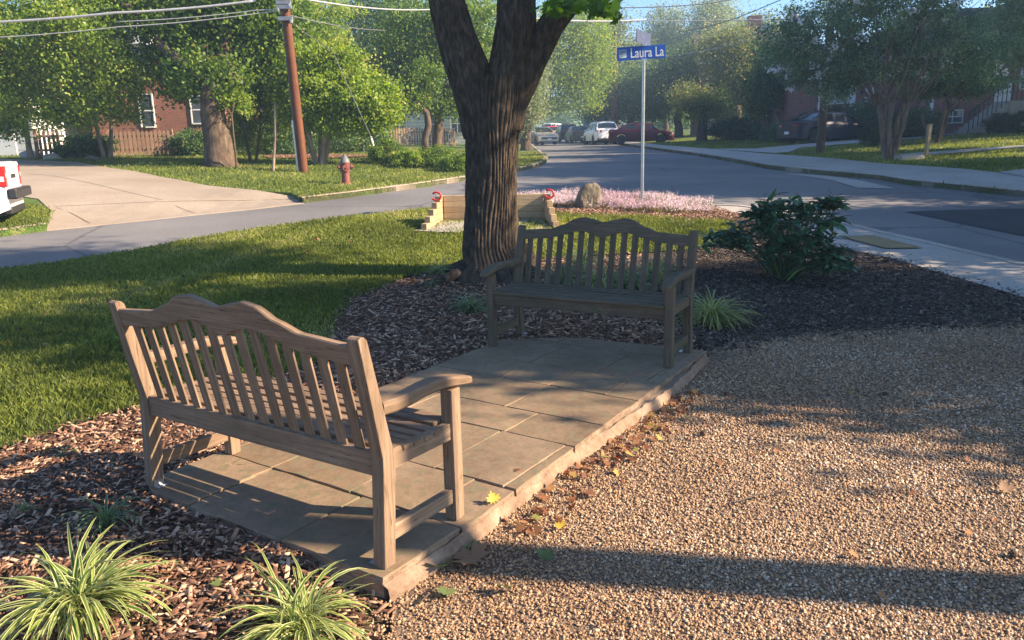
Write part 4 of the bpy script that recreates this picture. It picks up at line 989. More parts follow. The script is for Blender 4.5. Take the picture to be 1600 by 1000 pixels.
me = bpy.data.meshes.new('boulder'); bmx.to_mesh(me); bmx.free(); me.materials.append(M['boulder']); me.polygons.foreach_set('use_smooth', [True]*len(me.polygons)); me.update()
bx, by = P(920, 325); o = bpy.data.objects.new('boulder', me); COL.objects.link(o); o.location = (bx, by+.15, T(bx, by)-.05); o.scale = (.86, .95, 1.22); o.rotation_euler = (0, 0, R(8))
tag(o, 'upright flat topped tan boulder among the pink flowers', 'boulder')
# flowers
def flowers(poly, n):
    x, y = ground_pts(n, poly, (-1.5, 5), (12, 19), 20, 1, .06); n = len(x); z = terr(x, y); h = rng.uniform(.08, .20, n)*(.8+.35*np.sin(x*3)*np.sin(y*4+x))
    V, F, r = blob(x, y, z, np.full(n, .02), np.full(n, .02), h, rng.uniform(0, 6.28, n), (rng.normal(0, .3, n), rng.normal(0, .3, n)), base=(np.array([(-.15, 0, 0), (.15, 0, 0), (.08, 0, 1), (-.08, 0, 1), (0, -.2, 0), (0, .2, 0), (0, .1, 1), (0, -.1, 1)], float), np.array([(0, 1, 2, 3), (4, 5, 6, 7)])))
    Vs, Fs, rs_, o_ = [V], [F], [r*.6], len(V); o2 = npmesh('flower_bed_stems', V, F, M['leaf_olive'], rnd=r); tag(o2, 'grey green leaves under the pink flowers at the road edge', 'leaves', kind='stuff')
    Vs, Fs, rs_, o_ = [], [], [], 0
    for lvl in range(9):
        k = rng.random(n) < (.95 if lvl < 6 else .6); m = k.sum(); zz = z[k]+h[k]*(.55+.07*lvl)+.01*rng.random(m); s = rng.uniform(.009, .02, m)*(1.3-.09*lvl)
        V, F, r = blob(x[k]+rng.normal(0, .012, m), y[k]+rng.normal(0, .012, m), zz, s*1.4, s*1.4, s, rng.uniform(0, 6.28, m), (rng.normal(0, .8, m), rng.normal(0, .8, m)), base=LEAFQ, rnd=np.clip(.25+.5*(np.sin(x[k]*2.2)>-.2)*rng.random(m)+.35*rng.random(m), 0, 1))
        Vs.append(V); Fs.append(F+o_); rs_.append(r); o_ += len(V)
    o = npmesh('flowers', np.concatenate(Vs), np.concatenate(Fs), M['pink'], rnd=np.concatenate(rs_)); tag(o, 'low bed of pink and white flower spikes along the road edge', 'flowers', kind='stuff')
flowers(PX([(790, 318), (800, 312), (862, 306), (950, 305), (1050, 311), (1106, 321), (1114, 331), (1060, 335), (990, 331), (950, 327), (880, 322), (800, 324)]), 26000)

# street sign
sx, sy = P(1003, 326); sz = T(sx, sy)
sg = thing('street_sign', 'grey post with blue Laura La street name sign', 'street sign', (sx, sy, sz))
zt = at(1006, 95, sy).z-sz
lean = (at(1006, 95, sy).x-sx)
MB().tube([(0, 0, -.05), (lean, 0, zt)], .030, 14).build('post', M['metal'], sg, smooth='auto')
m, nt_, bs = newmat('sign_blue'); bs.inputs['Base Color'].default_value = (.012, .10, .50, 1); bs.inputs['Roughness'].default_value = .35
n_ = noise(nt_, coords(nt_), 9); nt_.links.new(ramp(nt_, n_, [(.3, (.010, .085, .45)), (.7, (.014, .11, .54))]), bs.inputs['Base Color']); M['signblue'] = m
M['signwhite'] = simple('sign_white', (.78, .80, .82), .4, 0, .03, 20); M['signdark'] = simple('sign_back', (.04, .06, .13), .6, 0, .3, 12)
rzs = R(-4); blade = bpy.data.objects.new('sign_blade', None)
pw, ph = .43, .115; zc = zt+.14
a0 = math.tan(R(1.3))
mb = MB(); mb.box((-pw, -.006, zc-ph), (pw, .006, zc+ph)); bl_ = mb.build('name_panel', M['signblue'], sg, bevel=.003); bl_.location = (lean+.05, 0, 0); bl_.rotation_euler = (0, R(-2.0), rzs)
def text(body, size, mat, loc, rot, parent, sx_=1.0, name='lettering', ext=.0012):
    cu = bpy.data.curves.new(name, 'FONT'); cu.body = body; cu.size = size; cu.extrude = ext; cu.align_x = 'CENTER'; cu.align_y = 'CENTER'; cu.offset = .0025
    o = bpy.data.objects.new(name, cu); COL.objects.link(o); bpy.context.view_layer.update()
    me = bpy.data.meshes.new_from_object(o.evaluated_get(bpy.context.evaluated_depsgraph_get())); bpy.data.objects.remove(o)
    me.materials.clear(); me.materials.append(mat); o = bpy.data.objects.new(name, me); COL.objects.link(o); o.parent = parent; o.location = loc; o.rotation_euler = rot; o.scale = (sx_, 1, 1); return o
text('Laura La', .235, M['signwhite'], (.10, -.0075, zc-.005), (R(90), 0, 0), bl_, .74)
mb = MB(); mb.box((-.395, -.0085, zc-.07), (-.265, -.0062, zc+.07)); mb.build('emblem_panel', M['signwhite'], bl_)
mb = MB(); mb.add([(-.390, -.0092, zc-.02), (-.27, -.0092, zc+.02), (-.27, -.0092, zc+.065), (-.390, -.0092, zc+.065)], [(0, 1, 2, 3)]); mb.build('emblem_upper', simple('emblem_grey', (.22, .30, .38), .5), bl_)  # grey upper part of the emblem
mb = MB(); mb.box((-.05, -.022, zc-ph-.045), (.05, .022, zc-ph+.012)); o = mb.build('bracket', M['metal'], sg, bevel=.004); o.location = (lean, 0, 0)
mb = MB(); mb.box((-.04, -.020, zc+ph-.006), (.04, .020, zc+ph+.03)); o = mb.build('bracket', M['metal'], sg, bevel=.004); o.location = (lean, 0, 0)
mb = MB(); mb.box((-.36, -.006, zc+ph+.022), (.36, .006, zc+ph+.24)); b2 = mb.build('cross_panel', M['signdark'], sg, bevel=.003); b2.location = (lean-.01, 0, 0); b2.rotation_euler = (0, 0, R(60))
# ---------------- hydrant ----------------
hx, hy = P(541, 287); hy_t = thing('fire_hydrant', 'faded red fire hydrant with grey cap on the verge', 'hydrant', (hx, hy, T(hx, hy)-.02), R(20)); hy_t.scale = (1.12, 1.12, 1.05)
mb = MB(); mb.lathe([(.13, 0), (.13, .035), (.095, .05), (.092, .30), (.115, .31), (.115, .345), (.10, .36), (.10, .50), (.118, .51), (.118, .54)], 20); mb.build('barrel', M['hydrant_red'], hy_t, smooth='auto')
mb = MB(); mb.lathe([(.118, .54), (.112, .56), (.10, .60), (.078, .645), (.05, .68), (.03, .70), (.03, .74), (.001, .745)], 20); mb.build('bonnet', M['hydrant_grey'], hy_t, smooth='auto')
for s in (-1, 1):
    mb = MB(); mb.lathe([(.052, .08), (.052, .12), (.062, .125), (.062, .165), (.02, .17), (.02, .19)] if s > 0 else [(.02, -.19), (.02, -.17), (.062, -.165), (.062, -.125), (.052, -.12), (.052, -.08)], 12, (0, 0, .43), 'x'); mb.build('side_nozzle', M['hydrant_red'], hy_t, smooth='auto')
mb = MB(); mb.lathe([(.02, -.20), (.02, -.18), (.085, -.175), (.085, -.13), (.07, -.12), (.07, -.08)], 14, (0, 0, .41), 'y'); mb.build('pumper_nozzle', M['hydrant_red'], hy_t, smooth='auto')
mb = MB()
for k in range(8): a = k*math.pi/4; mb.lathe([(.014, .34), (.014, .365)], 6, (.118*math.cos(a)*.95, .118*math.sin(a)*.95, 0))
mb.build('bolts', M['hydrant_grey'], hy_t)
# ---------------- utility poles and wires ----------------
def pole(label, base, topv, r0, r1, conduit=False, group=None, mat='polewood'):
    bx, by = base; bz = T(bx, by); root = thing('utility_pole', label, 'utility pole', (bx, by, bz-.1), 0, group); t = Vector(topv)-Vector((bx, by, bz-.1))
    MB().tube([Vector((0, 0, 0)).lerp(t, k/8) for k in range(9)], np.linspace(r0, r1, 9), 16, jit=.02).build('pole', M[mat], root, smooth='auto')
    return root, t
px0, py0 = P(475, 269)
tp = at(445, 0, py0); t0 = Vector((px0, py0, T(px0, py0))); tp = t0+(tp-t0)*1.55
ul, t = pole('reddish wooden utility pole on the left verge', (px0, py0), tp, .135, .105)
mb = MB(); mb.tube([Vector((-.155, -.05, .1)), Vector((-.155, -.05, .1)).lerp(t+Vector((-.14, -.05, 0)), .2)], .035, 8); mb.build('cable_guard', M['metal'], ul)
mb = MB(); mb.tube([Vector((-.135, -.05, .1)).lerp(t+Vector((-.12, -.05, 0)), .2), t+Vector((-.12, -.05, 0))], .014, 6); mb.build('ground_wire', M['wire'], ul)
def onp(v): q = (at(475, v, py0).z-t0.z+.1)/t.z; return t*q
for i, v in enumerate((12, 30, 5)):
    c = onp(v); mb = MB(); mb.box((c.x-.2, c.y-.22, c.z-.05), (c.x+.2, c.y-.10, c.z+.05)); mb.lathe([(.02, -.14), (.05, -.12), (.05, -.05), (.03, 0)], 8, (c.x+.16*(1 if i else -1), c.y-.18, c.z)); mb.build('wire_clamp', M['greymetal'], ul)
px1, py1 = P(1281, 239); ur, tr_ = pole('dark utility pole behind the crape myrtle on the right lawn', (px1, py1), (px1+.15, py1, T(px1, py1)+8.5), .155, .12, mat='bark2')
px2, py2 = at(958, 205, 70).x, 70.0; uf, tf = pole('slim far wooden pole beside the street, behind the white car', (px2, py2), tuple(at(961, 50, 70)), .17, .13)
mb = MB(); mb.box((-.9, -.06, tf.z-1.1), (.9, .06, tf.z-.95)); mb.build('cross_arm', M['polewood'], uf)
def wire(label, pts, r, group='overhead wires', mat='wire'):
    pts = [Vector(p) for p in pts]; out = []
    for a, b in zip(pts[:-1], pts[1:]):
        L = (b-a).length
        for k in range(16): q = a.lerp(b, k/16); q.z -= L*.012*4*(k/16)*(1-k/16); out.append(q)
    out.append(pts[-1]); mb = MB(); mb.tube(out, r, 6); return tag(mb.build('overhead_wire', M[mat], smooth=True), label, 'wire', group)
M['cable_pale'] = simple('pale_cable', (.45, .45, .46), .4, .3)
pA = lambda v: Vector(onp(v))+Vector(ul.location)
wire('thick pale cable running left from the reddish pole', [at(-120, 38, 22), at(180, 20, 22.4), at(400, 1, 23)], .035, mat='cable_pale')
wire('thin lower cable left of the reddish pole', [at(-100, 62, 22), at(185, 42, 22.4), pA(14)], .014, mat='cable_pale')
wire('lower double cable left of the reddish pole', [at(180, 34, 22.4), at(400, 16, 22.8), pA(12)], .012, mat='cable_pale')
wire('pale cable from the pole top past the big tree', [pA(-8), at(670, 15, 34), at(775, 22, 37), at(1010, 30, 50)], .026, mat='cable_pale')
wire('faint wire below the pale cable behind the tree', [pA(22), at(640, 45, 40), at(760, 70, 60)], .015)
wire('upper dark wire crossing the open sky', [at(780, 16, 40), at(975, 12, 40), at(1110, 5, 40), at(1190, -12, 40)], .022)
wire('pale wire across the sky gap below the dark wire', [at(880, 33, 44), at(1010, 32, 44), at(1130, 31, 44), at(1320, 24, 44)], .022, mat='cable_pale')
wire('slanting wire at the right edge of the sky gap', [at(1060, 50, 40), at(1130, 35, 38), at(1200, 8, 36), at(1260, -20, 34)], .02)
wire('long wire sagging through the right trees', [at(1000, 108, 60), at(1120, 70, 50), at(1240, 30, 42), at(1330, -10, 38)], .02)
wire('pale wire low in front of the blue shaded trees', [at(980, 92, 50), at(1070, 84, 46), at(1200, 55, 40), at(1300, 40, 38)], .016, mat='cable_pale')
wire('thin stay running down to the white guy guard', [pA(30), at(520, 80, 23), at(581, 216, py0-.4)], .008)
gx, gy = P(590, 252); mb = MB(); mb.tube([(gx, gy, T(gx, gy)), tuple(at(577, 205, gy-.1))], .04, 8)
tag(mb.build('guy_wire_guard', M['signwhite'], smooth='auto'), 'white leaning guard tube on the pole stay wire', 'guy guard')
qx, qy = P(427, 267); q3 = at(430, 160, qy); mb = MB(); mb.tube([(qx, qy, T(qx, qy)), ((qx+q3.x)/2+.03, qy, (T(qx, qy)+q3.z)/2), tuple(q3)], [.05, .04, .03], 8); 
tag(mb.build('garden_stake', M['bark3'], smooth='auto'), 'thin pale stake on the verge left of the reddish pole', 'stake')
# wooden marker post on the right
wx, wy = P(1447, 244); wp = MB(); zt_ = at(1447, 194, wy).z; wp.box((-.055, -.055, 0), (.055, .055, zt_-T(wx, wy))); o = wp.build('marker_post', M['timber'], bevel=.01, loc=(wx, wy, T(wx, wy))); tag(o, 'short square wooden post on the right lawn', 'post'); o.rotation_euler = (0, R(1.5), R(10))
wx, wy = P(1420, 249); mb = MB(); mb.box((-.35, -.25, 0), (.35, .25, .14)); o = mb.build('stone_block', M['concrete'], bevel=.02, loc=(wx, wy, T(wx, wy)-.02)); tag(o, 'low concrete block at the sidewalk edge by the crape myrtle', 'block')
# picket fences
def picket(name, label, a, b, h, gap, mat, gatefrac=None):
    a = Vector((*a, 0)); b = Vector((*b, 0)); L = (b-a).length; d = (b-a).normalized(); nn = Vector((-d.y, d.x, 0)); root = thing(name, label, 'fence', (a.x, a.y, T(a.x, a.y)))
    n = int(L/gap); base = Vector((a.x, a.y, T(a.x, a.y))); mb = MB()
    g = lambda s: a+d*s
    for i in range(n):
        q = g(i*gap); q.z = T(q.x, q.y); q -= base; w2 = gap*.33; hh = h*random.uniform(.96, 1.03)
        po = [(-w2, .05), (w2, .05), (w2, hh-.10), (0, hh), (-w2, hh-.10)]
        mb.prism(po, lambda a_, b_, dd: tuple(q+d*a_+nn*dd+Vector((0, 0, b_))), 0, .02)
    pk_ = mb.build('pickets', mat, root)
    for hz in (.28*h, .76*h):
        mb = MB(); p0 = g(0); p1 = g(L); p0.z = T(p0.x, p0.y)+hz; p1.z = T(p1.x, p1.y)+hz; mb.beam(p0-base+nn*.045, p1-base+nn*.045, .04, .08); mb.build('rail', mat, root)
    for i in range(int(L/2.2)+1):
        q = g(min(i*2.2, L)); q.z = T(q.x, q.y); q = q-base+nn*.11; mb = MB(); mb.box((q.x-.05, q.y-.05, q.z-.05), (q.x+.05, q.y+.05, q.z+h*1.02)); mb.build('fence_post', mat, root)
    return root
picket('picket_fence', 'weathered wooden picket fence in front of the left brick house', (at(172, 240, 29.6).x, 29.6), (at(277, 240, 30.2).x, 30.2), 1.0, .15, M['fencewood'])
picket('picket_fence', 'short run of picket fence beside the white garage at far left', (at(58, 240, 29.0).x, 29.0), (at(104, 240, 29.3).x, 29.3), 1.05, .15, M['fencewood'])
picket('picket_fence', 'distant low picket fence seen left of the big tree trunk', (at(612, 215, 46).x, 46), (at(716, 215, 48).x, 48), 1.1, .16, M['fencewood'])

# ---------------- houses ----------------
def wallbox(root, lo, hi, mat, name='wall'): mb = MB(); mb.box(lo, hi); return mb.build(name, mat, root)
def window(root, x0, x1, z0, z1, y, parts='glass', muntin=2, side=None, name='window'):
    """window in a front wall at local y (front faces -y)"""
    f = MB(); t = .05
    fr = [((x0-t, y-.05, z0-t), (x0, y+.02, z1+t)), ((x1, y-.05, z0-t), (x1+t, y+.02, z1+t)), ((x0, y-.05, z1), (x1, y+.02, z1+t)), ((x0, y-.07, z0-t), (x1, y+.02, z0))]
    for lo, hi in fr: f.box(lo, hi)
    for k in range(1, muntin): xm = x0+(x1-x0)*k/muntin; f.box((xm-.02, y-.035, z0), (xm+.02, y+.0, z1))
    zm = (z0+z1)/2; f.box((x0, y-.034, zm-.025), (x1, y+.0, zm+.025))
    fo = f.build(name, M['white'], root)
    g = MB(); g.box((x0, y-.02, z0), (x1, y-.004, z1)); g.build('pane', M[parts], fo); return fo
def gableroof(root, x0, x1, y0, y1, z0, rise, along='x', over=.35, mat=None):
    mb = MB()
    if along == 'x':
        ym = (y0+y1)/2; pts = [(y0-over, z0-over*rise/((y1-y0)/2)), (ym, z0+rise), (y1+over, z0-over*rise/((y1-y0)/2)), (y1+over, z0+.12-over*rise/((y1-y0)/2)), (ym, z0+rise+.14), (y0-over, z0+.12-over*rise/((y1-y0)/2))]
        mb.prism(pts, lambda a, b, d: (d, a, b), x0-over, x1+over)
        r = mb.build('roof', mat or M['roofing'], root)
        for xx in (x0+.002, x1-.102):
            g = MB(); g.prism([(y0, z0), (ym, z0+rise), (y1, z0)], lambda a, b, d: (d, a, b), xx, xx+.1); g.build('gable', M['siding'], root)
        fz = MB(); fz.box((x0-over, y0-over-.03, z0-over*rise/((y1-y0)/2)-.08), (x1+over, y0-over-.002, z0+.10-over*rise/((y1-y0)/2))); fz.build('gutter', M['white'], root)
    else:
        xm = (x0+x1)/2; k = rise/((x1-x0)/2); pts = [(x0-over, z0-over*k), (xm, z0+rise), (x1+over, z0-over*k), (x1+over, z0+.12-over*k), (xm, z0+rise+.14), (x0-over, z0+.12-over*k)]
        mb.prism(pts, lambda a, b, d: (a, d, b), y0-over, y1+over); r = mb.build('roof', mat or M['roofing'], root)
        g = MB(); g.prism([(x0, z0), (xm, z0+rise), (x1, z0)], lambda a, b, d: (a, d, b), y0+.002, y0+.12); g.build('gable', M['siding'], root)
    return r
# left brick house with white gable
D1 = 33.0; xa = at(150, 245, D1).x; xb = at(332, 245, D1).x; zg = T((xa+xb)/2, D1)-.2
h1 = thing('brick_house', 'two storey red brick house with white gable behind the left trees', 'house', (xa, D1, zg), R(4))
Lw = xb-xa; wallbox(h1, (0, 0, 0), (Lw, 9, 5.6), M['brick']); gableroof(h1, 0, Lw, 0, 9, 5.6, 2.6, 'x')
zz = lambda v, D=D1, g=zg: at(300, v, D).z-g
window(h1, Lw*.845, Lw*.845+.50, zz(192), zz(150), 0, 'glass', 1); window(h1, Lw*.42, Lw*.42+.5, zz(196), zz(146), 0, 'glass', 1)
window(h1, Lw*.40, Lw*.40+.9, 3.5, 4.9, 0, 'glass', 2); window(h1, Lw*.80, Lw*.80+.9, 3.5, 4.9, 0, 'glass', 2)
gx0 = at(176, 60, D1-1.2).x; gx1 = at(226, 60, D1-1.2).x
wallbox(h1, (gx0-xa, -1.2, zz(72)), (gx1-xa, -.004, zz(20)), M['siding'], 'bay_wall'); window(h1, gx0-xa+.35, gx0-xa+.8, zz(52), zz(34), -1.2, 'glass', 1)
mb = MB(); mb.box((gx1-xa-.12, -1.23, zz(74)), (gx1-xa+.03, -1.204, zz(18))); mb.build('corner_board', M['white'], h1)
# white garage far left
g1 = thing('white_garage', 'pale grey sided garage behind the white truck', 'garage', (at(-60, 245, 31).x, 31, T(-16, 31)-.2), R(0)); Lg = at(58, 245, 31).x-at(-60, 245, 31).x
wallbox(g1, (0, 0, 0), (Lg, 6, 2.7), M['siding']); gableroof(g1, 0, Lg, 0, 6, 2.7, 1.6, 'x'); wallbox(g1, (Lg*.2, -.03, 0), (Lg*.75, -.003, 2.2), M['white'], 'garage_door')
# far small house in the gap left of the trunk
D2 = 58; h2 = thing('white_house', 'small white house seen through the gap left of the big trunk', 'house', (at(596, 215, D2).x, D2, T(-8, D2)-.3), R(-6)); L2 = at(735, 215, D2).x-at(596, 215, D2).x
wallbox(h2, (0, 0, 0), (L2, 7, 2.9), M['siding']); gableroof(h2, 0, L2, 0, 7, 2.9, 1.9, 'x')
for k in (.15, .5, .8): window(h2, L2*k, L2*k+.9, .9, 2.2, 0, 'glass', 2)
# house behind the left shrubs (between pole and tree)
D3 = 44; h3 = thing('grey_house', 'pale house hidden behind the leaves left of the reddish pole', 'house', (at(345, 215, D3).x, D3, T(-14, D3)-.3), R(3)); L3 = at(455, 215, D3).x-at(345, 215, D3).x
wallbox(h3, (0, 0, 0), (L3, 7, 5.2), M['siding']); gableroof(h3, 0, L3, 0, 7, 5.2, 2.0, 'x')
for k in (.12, .45, .75): window(h3, L3*k, L3*k+.9, .9, 2.2, 0, 'glass', 2); window(h3, L3*k, L3*k+.9, 3.3, 4.6, 0, 'glass', 2)
# right brick house 1
D4 = 44.0; x4 = at(1230, 200, D4).x; x4b = at(1400, 200, D4).x; zg4 = T(x4+2, D4)-.1
h4 = thing('brick_house', 'russet brick house with a big white picture window behind the dark sedan', 'house', (x4, D4, zg4), R(-9)); L4 = x4b-x4
zq = lambda v, D, g, u=1300: at(u, v, D).z-g
ztop = zq(118, D4, zg4); wallbox(h4, (0, 0, -.3), (L4, 9, ztop), M['brick2']); gableroof(h4, 0, L4, 0, 9, ztop, 2.0, 'x')
xx = lambda u: (at(u, 150, D4).x-x4)
window(h4, xx(1292), xx(1320), zq(162, D4, zg4), zq(124, D4, zg4), 0, 'curtain', 3, name='picture_window')
wallbox(h4, (xx(1320)+.1, -.08, zq(168, D4, zg4)), (xx(1331), -.003, zq(119, D4, zg4)), M['white'], 'porch_panel')
wallbox(h4, (xx(1345), -.06, zq(162, D4, zg4)), (xx(1358), -.003, zq(136, D4, zg4)), M['white'], 'front_door')
mb = MB(); mb.box((xx(1276), -.2, zq(172, D4, zg4)), (xx(1280), -.1, ztop)); mb.build('downpipe', M['white'], h4)
mb = MB(); mb.box((xx(1338), -.18, zq(150, D4, zg4)), (xx(1341), -.003, zq(143, D4, zg4))); mb.build('wall_lamp', M['dark'], h4)
mb = MB()
for k in range(12): xk = xx(1332)+k*.14; mb.box((xk, -1.4, zq(178, D4, zg4)), (xk+.025, -1.375, zq(160, D4, zg4)))
mb.box((xx(1332), -1.42, zq(161, D4, zg4)), (xx(1332)+1.7, -1.36, zq(158.5, D4, zg4))); mb.build('porch_railing', M['dark'], h4)
wallbox(h4, (xx(1331), -1.5, -.3), (xx(1362), -.01, zq(178, D4, zg4)), M['brick2'], 'porch')
# right brick house 2 with stairs
D5 = 39.0; x5 = at(1462, 200, D5).x; x5b = at(1760, 200, D5).x; zg5 = T(x5+3, D5)-.1
h5 = thing('brick_house', 'russet brick house with outside stairs at the right edge', 'house', (x5, D5, zg5), R(-6)); L5 = x5b-x5
z5 = lambda v: at(1540, v, D5).z-zg5
wallbox(h5, (0, 0, -.4), (L5, 9, z5(70)), M['brick2']); gableroof(h5, 0, L5, 0, 9, z5(70), 2.2, 'x')
x5f = lambda u: at(u, 150, D5).x-x5
window(h5, x5f(1476), x5f(1504), z5(190), z5(172), 0, 'glass', 2, name='basement_window')
wallbox(h5, (x5f(1549), -.06, z5(160)), (x5f(1573), -.003, z5(130)), M['white'], 'front_door')
window(h5, x5f(1585), x5f(1640), z5(140), z5(105), 0, 'glass', 3)
mb = MB(); ns = 9; sx0 = x5f(1492); sx1 = x5f(1548); zst = z5(161)
for k in range(ns): mb.box((sx0+(sx1-sx0)*k/ns, -1.6, -.4), (sx0+(sx1-sx0)*(k+1)/ns-.002, -.25, zst*(k+1)/ns))
mb.box((sx1, -1.7, -.4), (sx1+3.6, -.01, zst)); mb.build('stairs', M['concrete'], h5)
mb = MB()
for k in range(0, ns+1): xk = sx0+(sx1-sx0)*k/ns; mb.box((xk, -1.62, zst*k/ns), (xk+.03, -1.59, zst*k/ns+.95))
mb.beam((sx0, -1.605, .95), (sx1, -1.605, zst+.95), .05, .05)
for k in range(18): mb.box((sx1+k*.2, -1.69, zst), (sx1+k*.2+.03, -1.66, zst+.95))
mb.beam((sx1, -1.675, zst+.95), (sx1+3.6, -1.675, zst+.95), .05, .05); mb.build('railing', M['dark'], h5)
mb = MB(); mb.box((x5f(1455), -.1, -.4), (x5f(1459), -.003, z5(150))); mb.build('downpipe', M['white'], h5)
mb = MB(); mb.box((x5f(1578), -2.0, z5(183)), (x5f(1598), -1.71, z5(168))); mb.build('porch_bench', M['dark'], h5)
# distant brick house behind the middle trees
D6 = 66; h6 = thing('brick_house', 'distant brick house with white windows behind the blue shaded trees', 'house', (at(1092, 200, D6).x, D6, T(14, D6)-.3), R(-8)); L6 = at(1215, 200, D6).x-at(1092, 200, D6).x
wallbox(h6, (0, 0, 0), (L6, 8, 6.4), M['brick2']); gableroof(h6, 0, L6, 0, 8, 6.4, 2.4, 'x'); mb = MB(); mb.box((L6*.62, 3, 6.4), (L6*.62+1.1, 4.0, 10.2)); mb.build('chimney', M['brick2'], h6)
for k in (.1, .45, .8): window(h6, L6*k, L6*k+1.0, 1.0, 2.4, 0, 'curtain', 2); window(h6, L6*k, L6*k+1.0, 3.9, 5.2, 0, 'curtain', 2)
# ---------------- vehicles ----------------
def make_car(name, label, cat, loc, rz, L, Wd, H, paintm, style='sedan', wheel_r=.33, group=None, plate=True, roofrails=False):
    """car along +x (front at +x); body lofted in cross-sections, wheel arches open"""
    root = thing(name, label, cat, loc, rz, group)
    hl = L/2; zb = .22 if style != 'suv' else .28
    fwx, rwx = hl-.19*L, -hl+.20*L
    if style == 'sedan':
        hood = [(-hl, .78*H*.86), (-hl+.04*L, .70*H), (-.24*L, .715*H), (.20*L, .655*H), (hl-.10*L, .58*H), (hl-.02*L, .50*H), (hl, .42*H)]
        roof = [(-.36*L, 0), (-.20*L, .93), (-.10*L, 1.0), (.06*L, 1.0), (.14*L, .90), (.27*L, 0)]
    elif style == 'suv':
        hood = [(-hl, .62*H), (-hl+.02*L, .62*H), (-.24*L, .62*H), (.20*L, .60*H), (hl-.10*L, .56*H), (hl-.02*L, .50*H), (hl, .40*H)]
        roof = [(-.485*L, 0), (-.42*L, .84), (-.36*L, .985), (-.10*L, 1.0), (.08*L, .98), (.15*L, .86), (.29*L, 0)]
    else:  # pickup
        hood = [(-hl, .60*H), (-hl+.02*L, .60*H), (-.12*L, .60*H), (.22*L, .60*H), (hl-.06*L, .57*H), (hl-.01*L, .52*H), (hl, .42*H)]
        roof = [(-.12*L, 0), (-.09*L, .94), (-.04*L, 1.0), (.10*L, 1.0), (.14*L, .92), (.24*L, 0)]
    N = 57; xs = sorted(set(list(np.linspace(-hl, hl, N))+[r[0] for r in roof]))
    rx = [r[0] for r in roof]; V = []; K = 11
    def belt(x): return interp(x, hood)
    def top(x):
        if x <= rx[0] or x >= rx[-1]: return belt(x)
        f_ = interp(x, roof); return belt(x)+(H-belt(x))*f_
    def plan(x):   # half width rounding at the ends
        t = min(1, (hl-abs(x))/(.11*L)); b_ = .80 if not (style == 'pickup' and x < 0) else .955; t = t if b_ == .80 else min(1, t*3); return Wd/2*(b_+(1-b_)*math.sqrt(max(0, 1-(1-t)**2)))
    def bot(x):
        z = zb+.10*max(0, 1-(hl-abs(x))/.25)
        for wx in (fwx, rwx):
            d = abs(x-wx); ra = wheel_r+.055
            if d < ra: z = max(z, wheel_r+math.sqrt(ra*ra-d*d))
        return z
    for x in xs:
        w_ = plan(x); b = belt(x); t = top(x); z0 = bot(x); k = min(1, max(0, (t-b)/.35)); zc_ = max(b*.62, z0+.02)
        tumble = w_*(.965-.20*k*min(1, (t-b)/(H-b+.001)))
        zs_ = b+.985*(t-b) if k > 0 else b
        pts = [(0, z0), (w_*.80, z0), (w_*.985, z0+.0), (w_, max(zc_, z0+.01)), (w_*.995, max(b*.84, z0+.02)), (w_*.955, b-.02 if b-.02 > z0+.03 else z0+.03), (w_*.93, b), (tumble*.965+(w_*.93-tumble*.965)*(1-k), b+(t-b)*.90), (tumble*.90 if k > 0 else w_*.80, b+(t-b)*.975+(.012 if k == 0 else 0)), (tumble*.55 if k > 0 else w_*.5, t+.010), (0, t+.022)]
        V.append(pts)
    VV = []; F = []; n = len(xs); ring = 2*K-2
    for x, pts in zip(xs, V):
        full = [(x, y, z) for y, z in pts]+[(x, -y, z) for y, z in pts[-2:0:-1]]; VV += full
    for i in range(n-1):
        for k in range(ring): F.append((i*ring+k, i*ring+(k+1) % ring, (i+1)*ring+(k+1) % ring, (i+1)*ring+k))
    F += [tuple(range(ring)), tuple((n-1)*ring+k for k in range(ring))]
    b = MB(); b.add(VV, F); body = b.build('body', paintm, root, smooth='auto')
    def side_y(x, f_):
        w_ = plan(x); bt = belt(x); t = top(x); k = min(1, max(0, (t-bt)/.35)); tum = w_*(.965-.20*k*min(1, (t-bt)/(H-bt+.001)))
        y6, y7 = w_*.93, tum*.965+(w_*.93-tum*.965)*(1-k); return y6+(y7-y6)*f_/.90
    # side glass
    wx = [x for x in np.linspace(rx[0]+.03*L, rx[-1]-.045*L, 25)]
    pil = {'sedan': [-.05*L, .085*L*0+.09*L], 'suv': [-.20*L, -.01*L], 'pickup': [.02*L]}[style if style in ('sedan', 'suv') else 'pickup']
    cuts = [wx[0]]+sorted([p for p in pil if wx[0] < p < wx[-1]])+[wx[-1]]
    for s in (-1, 1):
        for a, c in zip(cuts[:-1], cuts[1:]):
            xa_, xc_ = a+.02*L*.8, c-.02*L*.8; m = MB(); P_ = []
            for j in range(7):
                x = xa_+(xc_-xa_)*j/6; bt, t = belt(x), top(x); hgt = (t-bt)
                lo = .06; hi = max(lo+.02, min(.80, (hgt-.07)/max(hgt, .01)))
                for f_ in (lo, hi): P_.append((x, s*(side_y(x, f_)+.006), bt+hgt*f_))
            m.add(P_, [(2*j, 2*j+1, 2*j+3, 2*j+2) for j in range(6)]); m.build('side_window', M['carglass'], body)
